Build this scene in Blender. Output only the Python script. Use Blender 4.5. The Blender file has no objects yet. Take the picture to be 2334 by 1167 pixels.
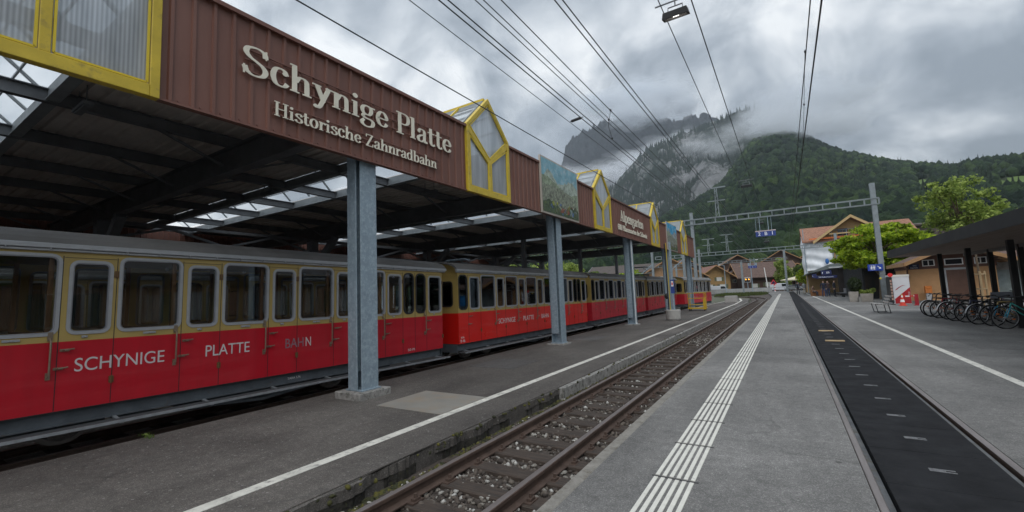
import bpy, math, random
import numpy as np
from mathutils import Vector, Matrix
random.seed(7)
C = bpy.context.scene.collection
SC = bpy.context.scene
PI = math.pi
# ---------------------------------------------------------------- camera
CAM_H = 1.62
yaw, pit, rol, fpx = .5573426, .0915604, -.0413093, 990.518
fwd = Vector((-math.sin(yaw)*math.cos(pit), math.cos(yaw)*math.cos(pit), math.sin(pit)))
rgt = Vector((math.cos(yaw), math.sin(yaw), 0)); up = rgt.cross(fwd)
r2 = rgt*math.cos(rol) + up*math.sin(rol); u2 = -rgt*math.sin(rol) + up*math.cos(rol)
cd = bpy.data.cameras.new('camera'); cam = bpy.data.objects.new('camera', cd); C.objects.link(cam)
cd.sensor_width = 36; cd.lens = 36*fpx/2334; cd.clip_start = .05; cd.clip_end = 20000
cam.matrix_world = Matrix((( r2.x, u2.x, -fwd.x, 0), (r2.y, u2.y, -fwd.y, 0), (r2.z, u2.z, -fwd.z, CAM_H), (0, 0, 0, 1)))
SC.camera = cam
# ---------------------------------------------------------------- light
SUN_EL, SUN_AZ = math.radians(52), math.radians(150)     # azimuth from +Y towards +X
sd = bpy.data.lights.new('sun', 'SUN'); so = bpy.data.objects.new('sun', sd); C.objects.link(so)
sd.energy = 0.85; sd.angle = math.radians(40); sd.color = (1, .965, .92)
sdir = Vector((math.sin(SUN_AZ)*math.cos(SUN_EL), math.cos(SUN_AZ)*math.cos(SUN_EL), math.sin(SUN_EL)))
so.rotation_euler = sdir.to_track_quat('Z', 'Y').to_euler(); so.location = (20, -20, 40)
SC.view_settings.view_transform = 'Standard'; SC.view_settings.look = 'None'
SC.view_settings.exposure = 0.46; SC.view_settings.gamma = 1
SC.cycles.use_adaptive_sampling = True
SC.cycles.max_bounces = 10; SC.cycles.transparent_max_bounces = 24; SC.cycles.volume_bounces = 6; SC.cycles.diffuse_bounces = 8
SC.cycles.use_denoising = True

class N:
    """tiny node-graph helper"""
    def __init__(s, nt): s.nt = nt; nt.nodes.clear()
    def n(s, typ, ins=None, **kw):
        nd = s.nt.nodes.new(typ)
        for k, v in kw.items(): setattr(nd, k, v)
        for k, v in (ins or {}).items():
            sock = nd.inputs[k]
            if isinstance(v, tuple) and len(v) == 2 and hasattr(v[0], 'outputs'): s.nt.links.new(v[0].outputs[v[1]], sock)
            elif hasattr(v, 'outputs'): s.nt.links.new(v.outputs[0], sock)
            else: sock.default_value = v
        return nd
    def math(s, op, a, b=None, c=None, clamp=False):
        nd = s.n('ShaderNodeMath', operation=op, use_clamp=clamp)
        for i, v in enumerate((a, b, c)):
            if v is None: continue
            if hasattr(v, 'outputs'): s.nt.links.new(v.outputs[0], nd.inputs[i])
            elif isinstance(v, tuple): s.nt.links.new(v[0].outputs[v[1]], nd.inputs[i])
            else: nd.inputs[i].default_value = v
        return nd
    def ramp(s, fac, stops, interp='LINEAR'):
        nd = s.n('ShaderNodeValToRGB', {'Fac': fac}); cr = nd.color_ramp; cr.interpolation = interp
        while len(cr.elements) < len(stops): cr.elements.new(.5)
        for e, (p, c) in zip(cr.elements, stops):
            e.position = p; e.color = (c, c, c, 1) if isinstance(c, (int, float)) else (*c, 1)
        return nd
    def mix(s, fac, a, b, blend='MIX'):
        nd = s.n('ShaderNodeMix', data_type='RGBA', blend_type=blend)
        for i, v in ((0, fac), (6, a), (7, b)):
            if hasattr(v, 'outputs'): s.nt.links.new(v.outputs[2] if v.bl_idname == 'ShaderNodeMix' else v.outputs[0], nd.inputs[i])
            elif isinstance(v, tuple) and len(v) == 2 and hasattr(v[0], 'outputs'): s.nt.links.new(v[0].outputs[v[1]], nd.inputs[i])
            else: nd.inputs[i].default_value = v if i == 0 else (*v, 1)
        return nd
    def link(s, a, o, b, i): s.nt.links.new(a.outputs[o], b.inputs[i])

# world: clouded sky (procedural) over a little Nishita
W = bpy.data.worlds.new("World"); SC.world = W; W.use_nodes = True
g = N(W.node_tree)
sky = g.n('ShaderNodeTexSky', sky_type='NISHITA', sun_disc=False, sun_elevation=SUN_EL, sun_rotation=SUN_AZ, air_density=1.5, dust_density=3)
tc = g.n('ShaderNodeTexCoord')
nrm = g.n('ShaderNodeVectorMath', {0: (tc, 'Generated')}, operation='NORMALIZE')
sep = g.n('ShaderNodeSeparateXYZ', {0: nrm})
zz = g.math('ADD', g.math('MAXIMUM', (sep, 2), 0.0), .16)
pv = g.n('ShaderNodeCombineXYZ', {0: g.math('DIVIDE', (sep, 0), zz), 1: g.math('DIVIDE', (sep, 1), zz), 2: 0.0})
n1 = g.n('ShaderNodeTexNoise', {'Vector': pv, 'Scale': .62, 'Detail': 7, 'Roughness': .55, 'Distortion': .5})
n2 = g.n('ShaderNodeTexNoise', {'Vector': nrm, 'Scale': 5.0, 'Detail': 10, 'Roughness': .55, 'Distortion': .35})
n3 = g.n('ShaderNodeTexNoise', {'Vector': pv, 'Scale': 2.3, 'Detail': 6, 'Roughness': .5, 'Distortion': .8})
low = g.ramp((sep, 2), [(.0, 1), (.42, .75), (.62, .25), (1, .15)])
base = g.math('ADD', g.math('MULTIPLY', (n1, 0), .62), g.math('MULTIPLY', (n3, 0), .38))
mixn = g.n('ShaderNodeMix', {0: low, 2: base, 3: (n2, 0)}, data_type='FLOAT')
def lobe(v, sharp):      # a soft brighter / darker region of the cloud deck
    v = Vector(v).normalized()
    d = g.n('ShaderNodeVectorMath', {0: nrm, 1: tuple(v)}, operation='DOT_PRODUCT')
    return g.math('POWER', g.math('MAXIMUM', (d, 'Value'), 0.0), sharp)
def ae(az, tan_el): a = math.radians(az); return (math.sin(a), math.cos(a), tan_el)
val = g.math('ADD', g.math('MULTIPLY', g.math('SUBTRACT', mixn, .5), 2.5), .47)
val = g.math('ADD', val, g.math('MULTIPLY', lobe(ae(13, .27), 330), .26))
val = g.math('ADD', val, g.math('MULTIPLY', lobe(ae(-16, .60), 40), .07))
val = g.math('ADD', val, g.math('MULTIPLY', lobe(ae(-10.4, .425), 900), .22))
val = g.math('ADD', val, g.math('MULTIPLY', lobe(ae(-28, .42), 120), .10))
val = g.math('ADD', val, g.math('MULTIPLY', lobe(ae(8, .62), 60), .06))
val = g.math('ADD', val, g.math('MULTIPLY', lobe(ae(-45, .75), 20), .05))
val = g.math('SUBTRACT', val, g.math('MULTIPLY', lobe(ae(17, .40), 90), .10))
val = g.math('SUBTRACT', val, g.math('MULTIPLY', lobe(ae(1, .38), 150), .15))
val = g.math('SUBTRACT', val, g.math('MULTIPLY', lobe(ae(19, .25), 60), .13))
val = g.math('SUBTRACT', val, g.math('MULTIPLY', lobe(ae(9, .30), 300), .12))
cr = g.ramp(val, [(.28, (.185, .215, .25)), (.44, (.30, .335, .375)), (.55, (.425, .46, .495)), (.64, (.55, .58, .61)), (.77, (.72, .74, .75))])
elev = g.ramp((sep, 2), [(0, .86), (.30, .98), (.6, 1.12), (.8, 1.7), (1, 2.1)])
front = g.math('ADD', g.math('MULTIPLY', (sep, 1), -.45), 1.25)          # overcast is brighter behind the camera
front = g.math('MAXIMUM', front, 1.0)
ccol = g.mix(1.0, cr, elev, 'MULTIPLY')
cc2 = g.n('ShaderNodeVectorMath', {0: (ccol, 2), 3: front}, operation='SCALE')
b1 = g.n('ShaderNodeBackground', {'Color': sky, 'Strength': .10})
b2 = g.n('ShaderNodeBackground', {'Color': cc2, 'Strength': 1.0})
ms = g.n('ShaderNodeMixShader', {0: .95, 1: b1, 2: b2})
g.n('ShaderNodeOutputWorld', {'Surface': ms})

# ---------------------------------------------------------------- mesh helpers
class MB:
    def __init__(s): s.v = []; s.f = []; s.m = []
    def add(s, vs, fs, m=0):
        b = len(s.v); s.v.extend(tuple(v) for v in vs)
        for f in fs: s.f.append(tuple(i+b for i in f)); s.m.append(m)
        return s
    def box(s, x0, x1, y0, y1, z0, z1, m=0):
        return s.add([(x0,y0,z0),(x1,y0,z0),(x1,y1,z0),(x0,y1,z0),(x0,y0,z1),(x1,y0,z1),(x1,y1,z1),(x0,y1,z1)],
            [(0,3,2,1),(4,5,6,7),(0,1,5,4),(1,2,6,5),(2,3,7,6),(3,0,4,7)], m)
    def beam(s, p0, p1, w, h, m=0, upv=(0,0,1)):
        p0, p1 = Vector(p0), Vector(p1); d = (p1-p0).normalized(); u = Vector(upv)
        if abs(d.dot(u)) > .98: u = Vector((0,1,0))
        a = d.cross(u).normalized()*(w/2); b = a.cross(d).normalized()*(h/2)
        vs = [p0-a-b, p0+a-b, p0+a+b, p0-a+b, p1-a-b, p1+a-b, p1+a+b, p1-a+b]
        return s.add(vs, [(0,3,2,1),(4,5,6,7),(0,1,5,4),(1,2,6,5),(2,3,7,6),(3,0,4,7)], m)
    def cyl(s, p0, p1, r0, r1=None, n=10, m=0):
        return s.tube([p0, p1], [r0, r0 if r1 is None else r1], n, m)
    def tube(s, pts, r, n=8, m=0, closed=False):
        P = [Vector(p) for p in pts]; k = len(P); rs = r if isinstance(r, (list, tuple)) else [r]*k
        vs = []; prev = None
        for i in range(k):
            if closed: d = P[(i+1) % k]-P[i-1]
            else: d = P[min(i+1, k-1)]-P[max(i-1, 0)]
            d = d.normalized() if d.length > 0 else Vector((0,0,1))
            if prev is None:
                a = d.orthogonal().normalized()
            else:
                a = (prev-d*prev.dot(d)); a = a.normalized() if a.length > 1e-6 else d.orthogonal().normalized()
            prev = a; b = d.cross(a)
            for j in range(n):
                t = 2*PI*j/n; vs.append(P[i]+(a*math.cos(t)+b*math.sin(t))*rs[i])
        fs = []
        for i in range(k if closed else k-1):
            i2 = (i+1) % k
            for j in range(n): fs.append((i*n+j, i*n+(j+1) % n, i2*n+(j+1) % n, i2*n+j))
        if not closed: fs += [tuple(range(n))[::-1], tuple((k-1)*n+j for j in range(n))]
        return s.add(vs, fs, m)
    def lathe(s, prof, c=(0,0,0), n=16, m=0):
        vs = []; fs = []; k = len(prof)
        for r, z in prof:
            for j in range(n): t = 2*PI*j/n; vs.append((c[0]+r*math.cos(t), c[1]+r*math.sin(t), c[2]+z))
        for i in range(k-1):
            for j in range(n): fs.append((i*n+j, i*n+(j+1) % n, (i+1)*n+(j+1) % n, (i+1)*n+j))
        fs += [tuple(range(n))[::-1], tuple((k-1)*n+j for j in range(n))]
        return s.add(vs, fs, m)
    def ell(s, c, r, n=10, k=6, m=0):
        prof = [(max(math.sin(PI*i/k), .02), -math.cos(PI*i/k)) for i in range(k+1)]
        b = len(s.v); s.lathe(prof, (0,0,0), n, m)
        for i in range(b, len(s.v)):
            v = s.v[i]; s.v[i] = (c[0]+v[0]*r[0], c[1]+v[1]*r[1], c[2]+v[2]*r[2])
        return s
    def prism(s, poly, axis, a, b, m=0):
        f = {'x': lambda p, t: (t, p[0], p[1]), 'y': lambda p, t: (p[0], t, p[1]), 'z': lambda p, t: (p[0], p[1], t)}[axis]
        n = len(poly); vs = [f(p, a) for p in poly]+[f(p, b) for p in poly]
        fs = [tuple(range(n))[::-1], tuple(range(n, 2*n))]+[(i, (i+1) % n, n+(i+1) % n, n+i) for i in range(n)]
        return s.add(vs, fs, m)
    def poly(s, vs, m=0): return s.add(vs, [tuple(range(len(vs)))], m)
    def build(s, name, mats, parent=None, smooth=False, off=None, bevel=0):
        me = bpy.data.meshes.new(name)
        v = s.v
        if off is not None: v = [(a-off[0], b-off[1], c-off[2]) for a, b, c in v]
        me.from_pydata(v, [], s.f)
        for m in (mats if isinstance(mats, (list, tuple)) else [mats]): me.materials.append(m)
        me.polygons.foreach_set('material_index', s.m)
        if smooth: me.polygons.foreach_set('use_smooth', [True]*len(s.f))
        me.update()
        o = bpy.data.objects.new(name, me); C.objects.link(o)
        if parent is not None: o.parent = parent
        if bevel:
            bm = o.modifiers.new('bevel', 'BEVEL'); bm.width = bevel; bm.segments = 1; bm.limit_method = 'ANGLE'
        return o
def tag(o, label=None, cat=None, group=None, kind=None):
    if label: o['label'] = label
    if cat: o['category'] = cat
    if group: o['group'] = group
    if kind: o['kind'] = kind
    return o
def thing(name, label, cat, loc=(0,0,0), rz=0, group=None):
    o = bpy.data.objects.new(name, None); C.objects.link(o); o.empty_display_size = .2
    o.location = loc; o.rotation_euler = (0, 0, rz)
    return tag(o, label, cat, group)
def kids(o): return [c for c in bpy.data.objects if c.parent == o]
def copy_tree(o, parent=None):
    c = o.copy(); C.objects.link(c)
    if parent is not None: c.parent = parent
    for ch in list(o.children): copy_tree(ch, c)
    return c
def numesh(name, verts, faces, mat, smooth=False):
    """big triangle mesh from numpy arrays"""
    me = bpy.data.meshes.new(name); nv, nf = len(verts), len(faces); k = faces.shape[1]
    me.vertices.add(nv); me.vertices.foreach_set('co', np.asarray(verts, np.float32).ravel())
    me.loops.add(nf*k); me.loops.foreach_set('vertex_index', np.asarray(faces, np.int32).ravel())
    me.polygons.add(nf); me.polygons.foreach_set('loop_start', np.arange(0, nf*k, k, dtype=np.int32))
    me.polygons.foreach_set('loop_total', np.full(nf, k, np.int32))
    if smooth: me.polygons.foreach_set('use_smooth', np.ones(nf, bool))
    me.update(calc_edges=True); me.materials.append(mat)
    o = bpy.data.objects.new(name, me); C.objects.link(o); return o

# ---------------------------------------------------------------- materials
MATS = {}
def M(name, col, rough=.6, metal=0, var=.18, vs=2.5, bump=0, bs=40, alt=None, altlo=.5, althi=.68, stretch=None, spec=.5, coat=0, alpha=None):
    if name in MATS: return MATS[name]
    m = bpy.data.materials.new(name); m.use_nodes = True; g = N(m.node_tree)
    geo = g.n('ShaderNodeNewGeometry'); vec = (geo, 'Position')
    if stretch: vec = g.n('ShaderNodeVectorMath', {0: (geo, 'Position'), 1: stretch}, operation='MULTIPLY')
    nz = g.n('ShaderNodeTexNoise', {'Vector': vec, 'Scale': vs, 'Detail': 6, 'Roughness': .62})
    f = g.ramp(nz, [(.3, 1-var), (.7, 1+var*.6)])
    c = g.mix(1, col, f, 'MULTIPLY')
    if alt:
        nz2 = g.n('ShaderNodeTexNoise', {'Vector': vec, 'Scale': vs*1.7, 'Detail': 8, 'Roughness': .7})
        c = g.mix(g.ramp(nz2, [(altlo, 0), (althi, 1)]), c, alt)
    ins = {'Base Color': (c, 2), 'Metallic': metal, 'Specular IOR Level': spec, 'Coat Weight': coat,
           'Roughness': g.ramp(nz, [(.3, min(1, rough*1.1)), (.7, rough*.9)])}
    if bump:
        bn = g.n('ShaderNodeTexNoise', {'Vector': vec, 'Scale': bs, 'Detail': 4})
        ins['Normal'] = g.n('ShaderNodeBump', {'Height': bn, 'Strength': bump, 'Distance': .02})
    p = g.n('ShaderNodeBsdfPrincipled', ins); g.n('ShaderNodeOutputMaterial', {'Surface': p})
    MATS[name] = m; return m
def asphalt(name, c1, c2, stain):
    m = bpy.data.materials.new(name); m.use_nodes = True; g = N(m.node_tree)
    geo = g.n('ShaderNodeNewGeometry'); pos = (geo, 'Position')
    big = g.n('ShaderNodeTexNoise', {'Vector': pos, 'Scale': .45, 'Detail': 7, 'Roughness': .65, 'Distortion': .6})
    st = g.n('ShaderNodeVectorMath', {0: pos, 1: (1.2, .16, 1)}, operation='MULTIPLY')
    trk = g.n('ShaderNodeTexNoise', {'Vector': st, 'Scale': 1.6, 'Detail': 5, 'Roughness': .6})
    mid = g.n('ShaderNodeTexNoise', {'Vector': pos, 'Scale': 9, 'Detail': 6, 'Roughness': .7})
    vor = g.n('ShaderNodeTexVoronoi', {'Vector': pos, 'Scale': 150, 'Randomness': 1})
    vor2 = g.n('ShaderNodeTexVoronoi', {'Vector': pos, 'Scale': 60, 'Randomness': 1})
    c = g.mix(g.ramp(big, [(.36, 0), (.64, 1)]), c1, c2)
    c = g.mix(g.math('MULTIPLY', g.ramp(trk, [(.45, 0), (.7, 1)]), .55), c, stain)
    fine = g.n('ShaderNodeTexNoise', {'Vector': pos, 'Scale': 2.2, 'Detail': 9, 'Roughness': .75}); c = g.mix(g.math('MULTIPLY', g.ramp(fine, [(.56, 0), (.66, 1)]), .35), c, stain)
    c = g.mix(1, c, g.ramp(mid, [(.3, .8), (.7, 1.2)]), 'MULTIPLY')
    sepc = g.n('ShaderNodeSeparateColor', {0: (vor, 'Color')})
    c = g.mix(1, c, g.ramp((sepc, 0), [(0, .72), (.55, .97), (.85, 1.14), (1, 1.85)]), 'MULTIPLY')
    sep2 = g.n('ShaderNodeSeparateColor', {0: (vor2, 'Color')})
    c = g.mix(g.ramp((sep2, 1), [(.985, 0), (.99, .4)]), c, (.36, .35, .33))
    wv = g.n('ShaderNodeVectorMath', {0: pos, 1: g.n('ShaderNodeVectorMath', {0: (g.n('ShaderNodeTexNoise', {'Vector': pos, 'Scale': 1.7, 'Detail': 5}), 'Color'), 1: (.8,.8,.8)}, operation='MULTIPLY')}, operation='ADD')
    ck = g.n('ShaderNodeTexVoronoi', {'Vector': wv, 'Scale': .33}, feature='DISTANCE_TO_EDGE')
    ckm = g.math('MULTIPLY', g.ramp((ck, 'Distance'), [(.0, 1), (.006, .8), (.011, 0)]), g.ramp(g.n('ShaderNodeTexNoise', {'Vector': pos, 'Scale': .3, 'Detail': 3}), [(.5, 0), (.58, .6)]))
    c = g.mix(g.math('MULTIPLY', ckm, .55), c, (.045,.043,.04))
    gum = g.n('ShaderNodeTexVoronoi', {'Vector': pos, 'Scale': 3.1}); gs = g.n('ShaderNodeSeparateColor', {0: (gum, 'Color')})
    c = g.mix(g.math('MULTIPLY', g.ramp((gum, 'Distance'), [(.06, .7), (.10, 0)]), g.ramp((gs, 0), [(.80, 0), (.81, 1)])), c, (.05,.048,.045))
    damp = g.n('ShaderNodeTexNoise', {'Vector': pos, 'Scale': .22, 'Detail': 5, 'Roughness': .5, 'Distortion': 1}); c = g.mix(1, c, g.ramp(damp, [(.40, .80), (.55, 1.0), (.68, 1.16)]), 'MULTIPLY')
    bp = g.n('ShaderNodeBump', {'Height': g.math('ADD', (vor, 'Distance'), g.math('MULTIPLY', mid, .6)), 'Strength': .45, 'Distance': .012})
    p = g.n('ShaderNodeBsdfPrincipled', {'Base Color': (c, 2), 'Roughness': .82, 'Normal': bp, 'Specular IOR Level': .35})
    g.n('ShaderNodeOutputMaterial', {'Surface': p}); return m
def glassmat(name, tint, rough=.02, base=.06, ior=1.5):
    m = bpy.data.materials.new(name); m.use_nodes = True; g = N(m.node_tree)
    t = g.n('ShaderNodeBsdfTransparent', {'Color': (*tint, 1)}); gl = g.n('ShaderNodeBsdfGlossy', {'Color': (.9,.95,1,1), 'Roughness': rough})
    fr = g.n('ShaderNodeFresnel', {'IOR': ior})
    g.n('ShaderNodeOutputMaterial', {'Surface': g.n('ShaderNodeMixShader', {0: g.math('ADD', fr, base, clamp=True), 1: t, 2: gl})}); return m
def polycarb(name, ribscale):
    m = bpy.data.materials.new(name); m.use_nodes = True; g = N(m.node_tree)
    geo = g.n('ShaderNodeNewGeometry'); sp = g.n('ShaderNodeSeparateXYZ', {0: (geo, 'Position')})
    w = g.math('SINE', g.math('MULTIPLY', (sp, 1), ribscale))
    nz = g.n('ShaderNodeTexNoise', {'Vector': (geo, 'Position'), 'Scale': 1.3, 'Detail': 6})
    nv_ = g.n('ShaderNodeVectorMath', {0: (geo, 'Position'), 1: (1, 5, .6)}, operation='MULTIPLY'); nz = g.n('ShaderNodeTexNoise', {'Vector': nv_, 'Scale': 1.1, 'Detail': 7, 'Roughness': .6})
    col = g.mix(g.ramp(nz, [(.35, 0), (.65, 1)]), (.90,.92,.94), (.62,.645,.66))
    col = g.mix(1, col, g.ramp(g.math('ADD', g.math('MULTIPLY', w, .5), .5), [(0, .74), (1, 1.08)]), 'MULTIPLY')
    d = g.n('ShaderNodeBsdfPrincipled', {'Base Color': (col, 2), 'Roughness': .35})
    tl = g.n('ShaderNodeBsdfTranslucent', {'Color': (col, 2)}); tp = g.n('ShaderNodeBsdfTransparent', {'Color': (.85,.9,.95,1)})
    a = g.n('ShaderNodeMixShader', {0: .55, 1: d, 2: tl})
    g.n('ShaderNodeOutputMaterial', {'Surface': g.n('ShaderNodeMixShader', {0: .34, 1: a, 2: tp})}); return m
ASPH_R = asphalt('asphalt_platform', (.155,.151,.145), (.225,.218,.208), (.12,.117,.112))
ASPH_L = asphalt('asphalt_shed_platform', (.088,.079,.072), (.128,.116,.105), (.062,.055,.05))  # brown asphalt, darkened further so its colour carries the roof's shade
gsteel = M('gantry_steel', (.22,.25,.265), .6, .15, .2, 3)
galv = M('galvanised_steel', (.25,.32,.375), .5, .25, .15, 9, alt=(.34,.42,.475), altlo=.48, althi=.64)
darksteel = M('dark_steel', (.15,.158,.168), .55, .1, .25, 2)
brown = M('brown_sheet', (.175,.079,.058), .5, 0, .16, 1.2, stretch=(1,1,.25), alt=(.15,.062,.044), altlo=.46, althi=.75)
yellow = M('yellow_paint', (.56,.41,.035), .45, 0, .2, 3, alt=(.27,.20,.05), altlo=.55, althi=.72)
deckm = M('deck_sheet', (.64,.58,.53), .55, .0, .2, 1.5)
concrete = M('concrete', (.27,.265,.25), .9, 0, .25, 5, bump=.4, bs=60, alt=(.13,.13,.12), altlo=.55, althi=.75)
concrete_d = M('concrete_aged', (.27,.26,.245), .9, 0, .35, 7, bump=.6, bs=50, alt=(.07,.07,.055), altlo=.5, althi=.65)
red_a = M('red_paint_dark', (.50,.008,.021), .32, 0, .12, 1.2, coat=.25, stretch=(1,2.5,.5), alt=(.39,.010,.018), altlo=.5, althi=.85)
red_b = M('red_paint_bright', (.68,.014,.009), .3, 0, .10, 1.2, coat=.25)
red_c = M('red_paint_faded', (.54,.020,.036), .42, 0, .16, 1.5, coat=.1)
cream = M('ochre_paint', (.45,.325,.105), .38, 0, .12, 1.4, coat=.15)
silver = M('aluminium_trim', (.46,.47,.49), .38, .45, .12, 6)
roofgrey = M('roof_grey', (.16,.155,.15), .75, 0, .2, 1.5)
underm = M('underframe_grey', (.085,.097,.11), .6, .1, .3, 4, alt=(.09,.07,.055), altlo=.58, althi=.72)
blackm = M('black', (.012,.012,.013), .6)
rubber = M('rubber_seal', (.02,.02,.022), .5)
brass = M('worn_brass', (.34,.27,.2), .35, .7, .2, 12)
wood = M('varnished_wood', (.24,.11,.04), .45, 0, .25, 3, stretch=(6,6,1))
white_p = M('white_marking', (.62,.60,.54), .75, 0, .25, 5, alt=(.27,.26,.24), altlo=.52, althi=.66)
white_t = M('tactile_white', (.66,.64,.58), .7, 0, .12, 6, alt=(.42,.40,.37), altlo=.6, althi=.72)
whitem = M('white', (.75,.75,.73), .5, 0, .08)
letterm = M('cream_letters', (.74,.70,.58), .5, 0, .12, 3)
steelrail = M('rail_steel', (.26,.225,.215), .38, .5, .25, 6, stretch=(1,.2,1))
rust = M('rusty_steel', (.085,.055,.042), .75, .15, .3, 8)
sleeperm = M('old_sleeper', (.062,.045,.035), .85, 0, .35, 6, bump=.5, bs=30, stretch=(.5,4,1), alt=(.022,.021,.020))
glass = glassmat('window_glass', (.90,.92,.92), .012, .05, 1.42)
darkglass = glassmat('dark_glass', (.25,.28,.3), .03, .08)
POLY = polycarb('fluted_glazing', 160)
bluesign = M('sign_blue', (.012,.035,.22), .4, 0, .1)
# ---------------------------------------------------------------- ground, platforms, tracks
def S(o): o['kind'] = 'structure'; return o
groundm = M('ground_soil', (.10,.105,.07), .95, 0, .35, .3, bump=.4, bs=3, alt=(.06,.075,.035))
S(MB().box(-2500, 2500, -60, 4200, -1.2, -.45).build('ground', groundm))
# shed platform (left) and the main platform (right) leave the trench of the narrow track between them
YE = 66.0
mb = MB(); mb.prism([(-7.15,-14),(-3.55,-14),(-3.5,6.9),(-3.5,52),(-4.1,64),(-5.0,66.5),(-6.0,60),(-6.6,45),(-7.15,30)], 'z', -.44, 0)
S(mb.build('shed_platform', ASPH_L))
mb = MB(); mb.prism([(-1.62,-14),(.43,-14),(.43,140),(-4.6,140),(-1.8,75),(-1.62,55)], 'z', -.44, 0)
mb.box(1.565, 45, -14, 140, -.44, 0)
S(mb.build('main_platform', ASPH_R))
mb = MB(); mb.box(.43, 1.565, -14, 140, -.43, -.10); S(mb.build('track_groove_bed', M('groove_dirt', (.10,.085,.06), .95, 0, .4, 8, bump=.6, bs=40, alt=(.06,.075,.02), altlo=.6, althi=.7)))
# kerbs
mb = MB(); y = -6.0; i = 0
while y < 55: mb.box(-1.735, -1.622, y, y+1.96, -.43, .004); y += 1.965
S(mb.build('platform_kerb', M('kerb_stone', (.24,.225,.2), .9, 0, .25, 7, bump=.5, bs=50, alt=(.13,.115,.09), altlo=.5, althi=.7), bevel=.008))
mb = MB(); y = 6.95
while y < 52: mb.box(-3.498, -3.40, y, y+1.15, -.43, -.004+random.uniform(-.006,.006)); y += 1.16
S(mb.build('platform_edge_stones', concrete_d, bevel=.01))
# crumbling asphalt lip nearer than the edge stones
mb = MB(); y = -6.0
pts = []
while y < 6.94:
    pts.append((-3.48+.03*math.sin(y*3.1)+.022*math.sin(y*9.7+1)+random.uniform(-.012,.012), y)); y += .035
pts.append((-3.47, 6.94))
mb.prism([(-3.545,-6.0)]+[(p[0],p[1]) for p in pts]+[(-3.502,6.94)], 'z', -.11, -.012)
mb.prism([(-3.545,-6.0)]+[(p[0]-.012+.02*math.sin(p[1]*6),p[1]) for p in pts]+[(-3.502,6.94)], 'z', -.42, -.112, 1)
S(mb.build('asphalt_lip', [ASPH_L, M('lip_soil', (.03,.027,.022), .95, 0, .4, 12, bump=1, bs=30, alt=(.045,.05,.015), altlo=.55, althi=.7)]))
# ballast bed of the narrow track
ball_m = M('ballast_bed', (.075,.06,.05), .95, 0, .5, 26, bump=1, bs=55, alt=(.13,.12,.105), altlo=.6, althi=.66)
mb = MB(); mb.prism([(-3.62,-14),(-1.6,-14),(-1.6,140),(-9,140),(-3.62,60)], 'z', -.44, -.215); S(mb.build('ballast', ball_m))
# stones scattered in the trench (one uncountable mass)
def stones(name, n, region, zbase, smin, smax, mat, seed):
    rs = np.random.RandomState(seed)
    ico = bpy.data.meshes.new('tmp'); import bmesh
    b = bmesh.new(); bmesh.ops.create_icosphere(b, subdivisions=1, radius=1); b.to_mesh(ico); b.free()
    bv = np.array([v.co[:] for v in ico.vertices]); bf = np.array([p.vertices[:] for p in ico.polygons]); bpy.data.meshes.remove(ico)
    X = region(rs, n); nv = len(bv); V = np.zeros((n, nv, 3)); s = rs.uniform(smin, smax, n)
    for i in range(n):
        sc = s[i]*rs.uniform(.55, 1.25, 3); sc[2] *= .8
        a = rs.uniform(0, 2*PI); R = np.array([[math.cos(a), -math.sin(a), 0],[math.sin(a), math.cos(a), 0],[0,0,1]])
        V[i] = ((bv*(1+rs.uniform(-.28,.28,(nv,1))))*sc)@R.T+[X[i,0], X[i,1], zbase+s[i]*rs.uniform(.1,.7)+X[i,2]]
    F = (bf[None]+(np.arange(n)*nv)[:,None,None]).reshape(-1, 3)
    o = numesh(name, V.reshape(-1,3), F, mat); return o
def mstone(name, stops):
    m = bpy.data.materials.new(name); m.use_nodes = True; g = N(m.node_tree); geo = g.n('ShaderNodeNewGeometry')
    nz = g.n('ShaderNodeTexNoise', {'Vector': (geo,'Position'), 'Scale': 90, 'Detail': 3})
    c = g.mix(1, g.ramp((geo,'Random Per Island'), stops), g.ramp(nz, [(.3,.7),(.7,1.25)]), 'MULTIPLY')
    g.n('ShaderNodeOutputMaterial', {'Surface': g.n('ShaderNodeBsdfPrincipled', {'Base Color': (c,2), 'Roughness': .9})}); return m
stone_m = mstone('ballast_stone', [(0,(.04,.032,.027)),(.5,(.075,.058,.047)),(.72,(.13,.11,.09)),(.88,(.24,.225,.2)),(1,(.46,.45,.42))])
def reg_trench(rs, n):
    y = 1.6+38*rs.rand(n)**2.0; x = rs.uniform(-3.42, -1.76, n)
    return np.stack([x, y, np.zeros(n)], 1)
tag(stones('ballast_stones', 17000, reg_trench, -.215, .013, .034, stone_m, 3), 'grey and brown ballast stones between the rails', 'ballast', kind='stuff')
moss_m = mstone('moss', [(0,(.02,.022,.008)),(.6,(.045,.045,.012)),(1,(.10,.09,.015))])
def reg_moss(rs, n):
    y = 1.6+16*rs.rand(n)**1.5; k = (np.sin(y*2.1)+np.sin(y*5.3+1)+np.sin(y*.9))*.3
    x = -3.44+np.abs(rs.randn(n))*.07+np.where(k > .1, .05, 0)
    up_ = (rs.rand(n) < .025)*.2
    return np.stack([x-np.where(up_ > 0, .06, 0), y, up_], 1)
tag(stones('moss', 3200, reg_moss, -.215, .012, .035, moss_m, 5), 'yellow green moss along the foot of the platform edge', 'moss', kind='stuff')
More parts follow.
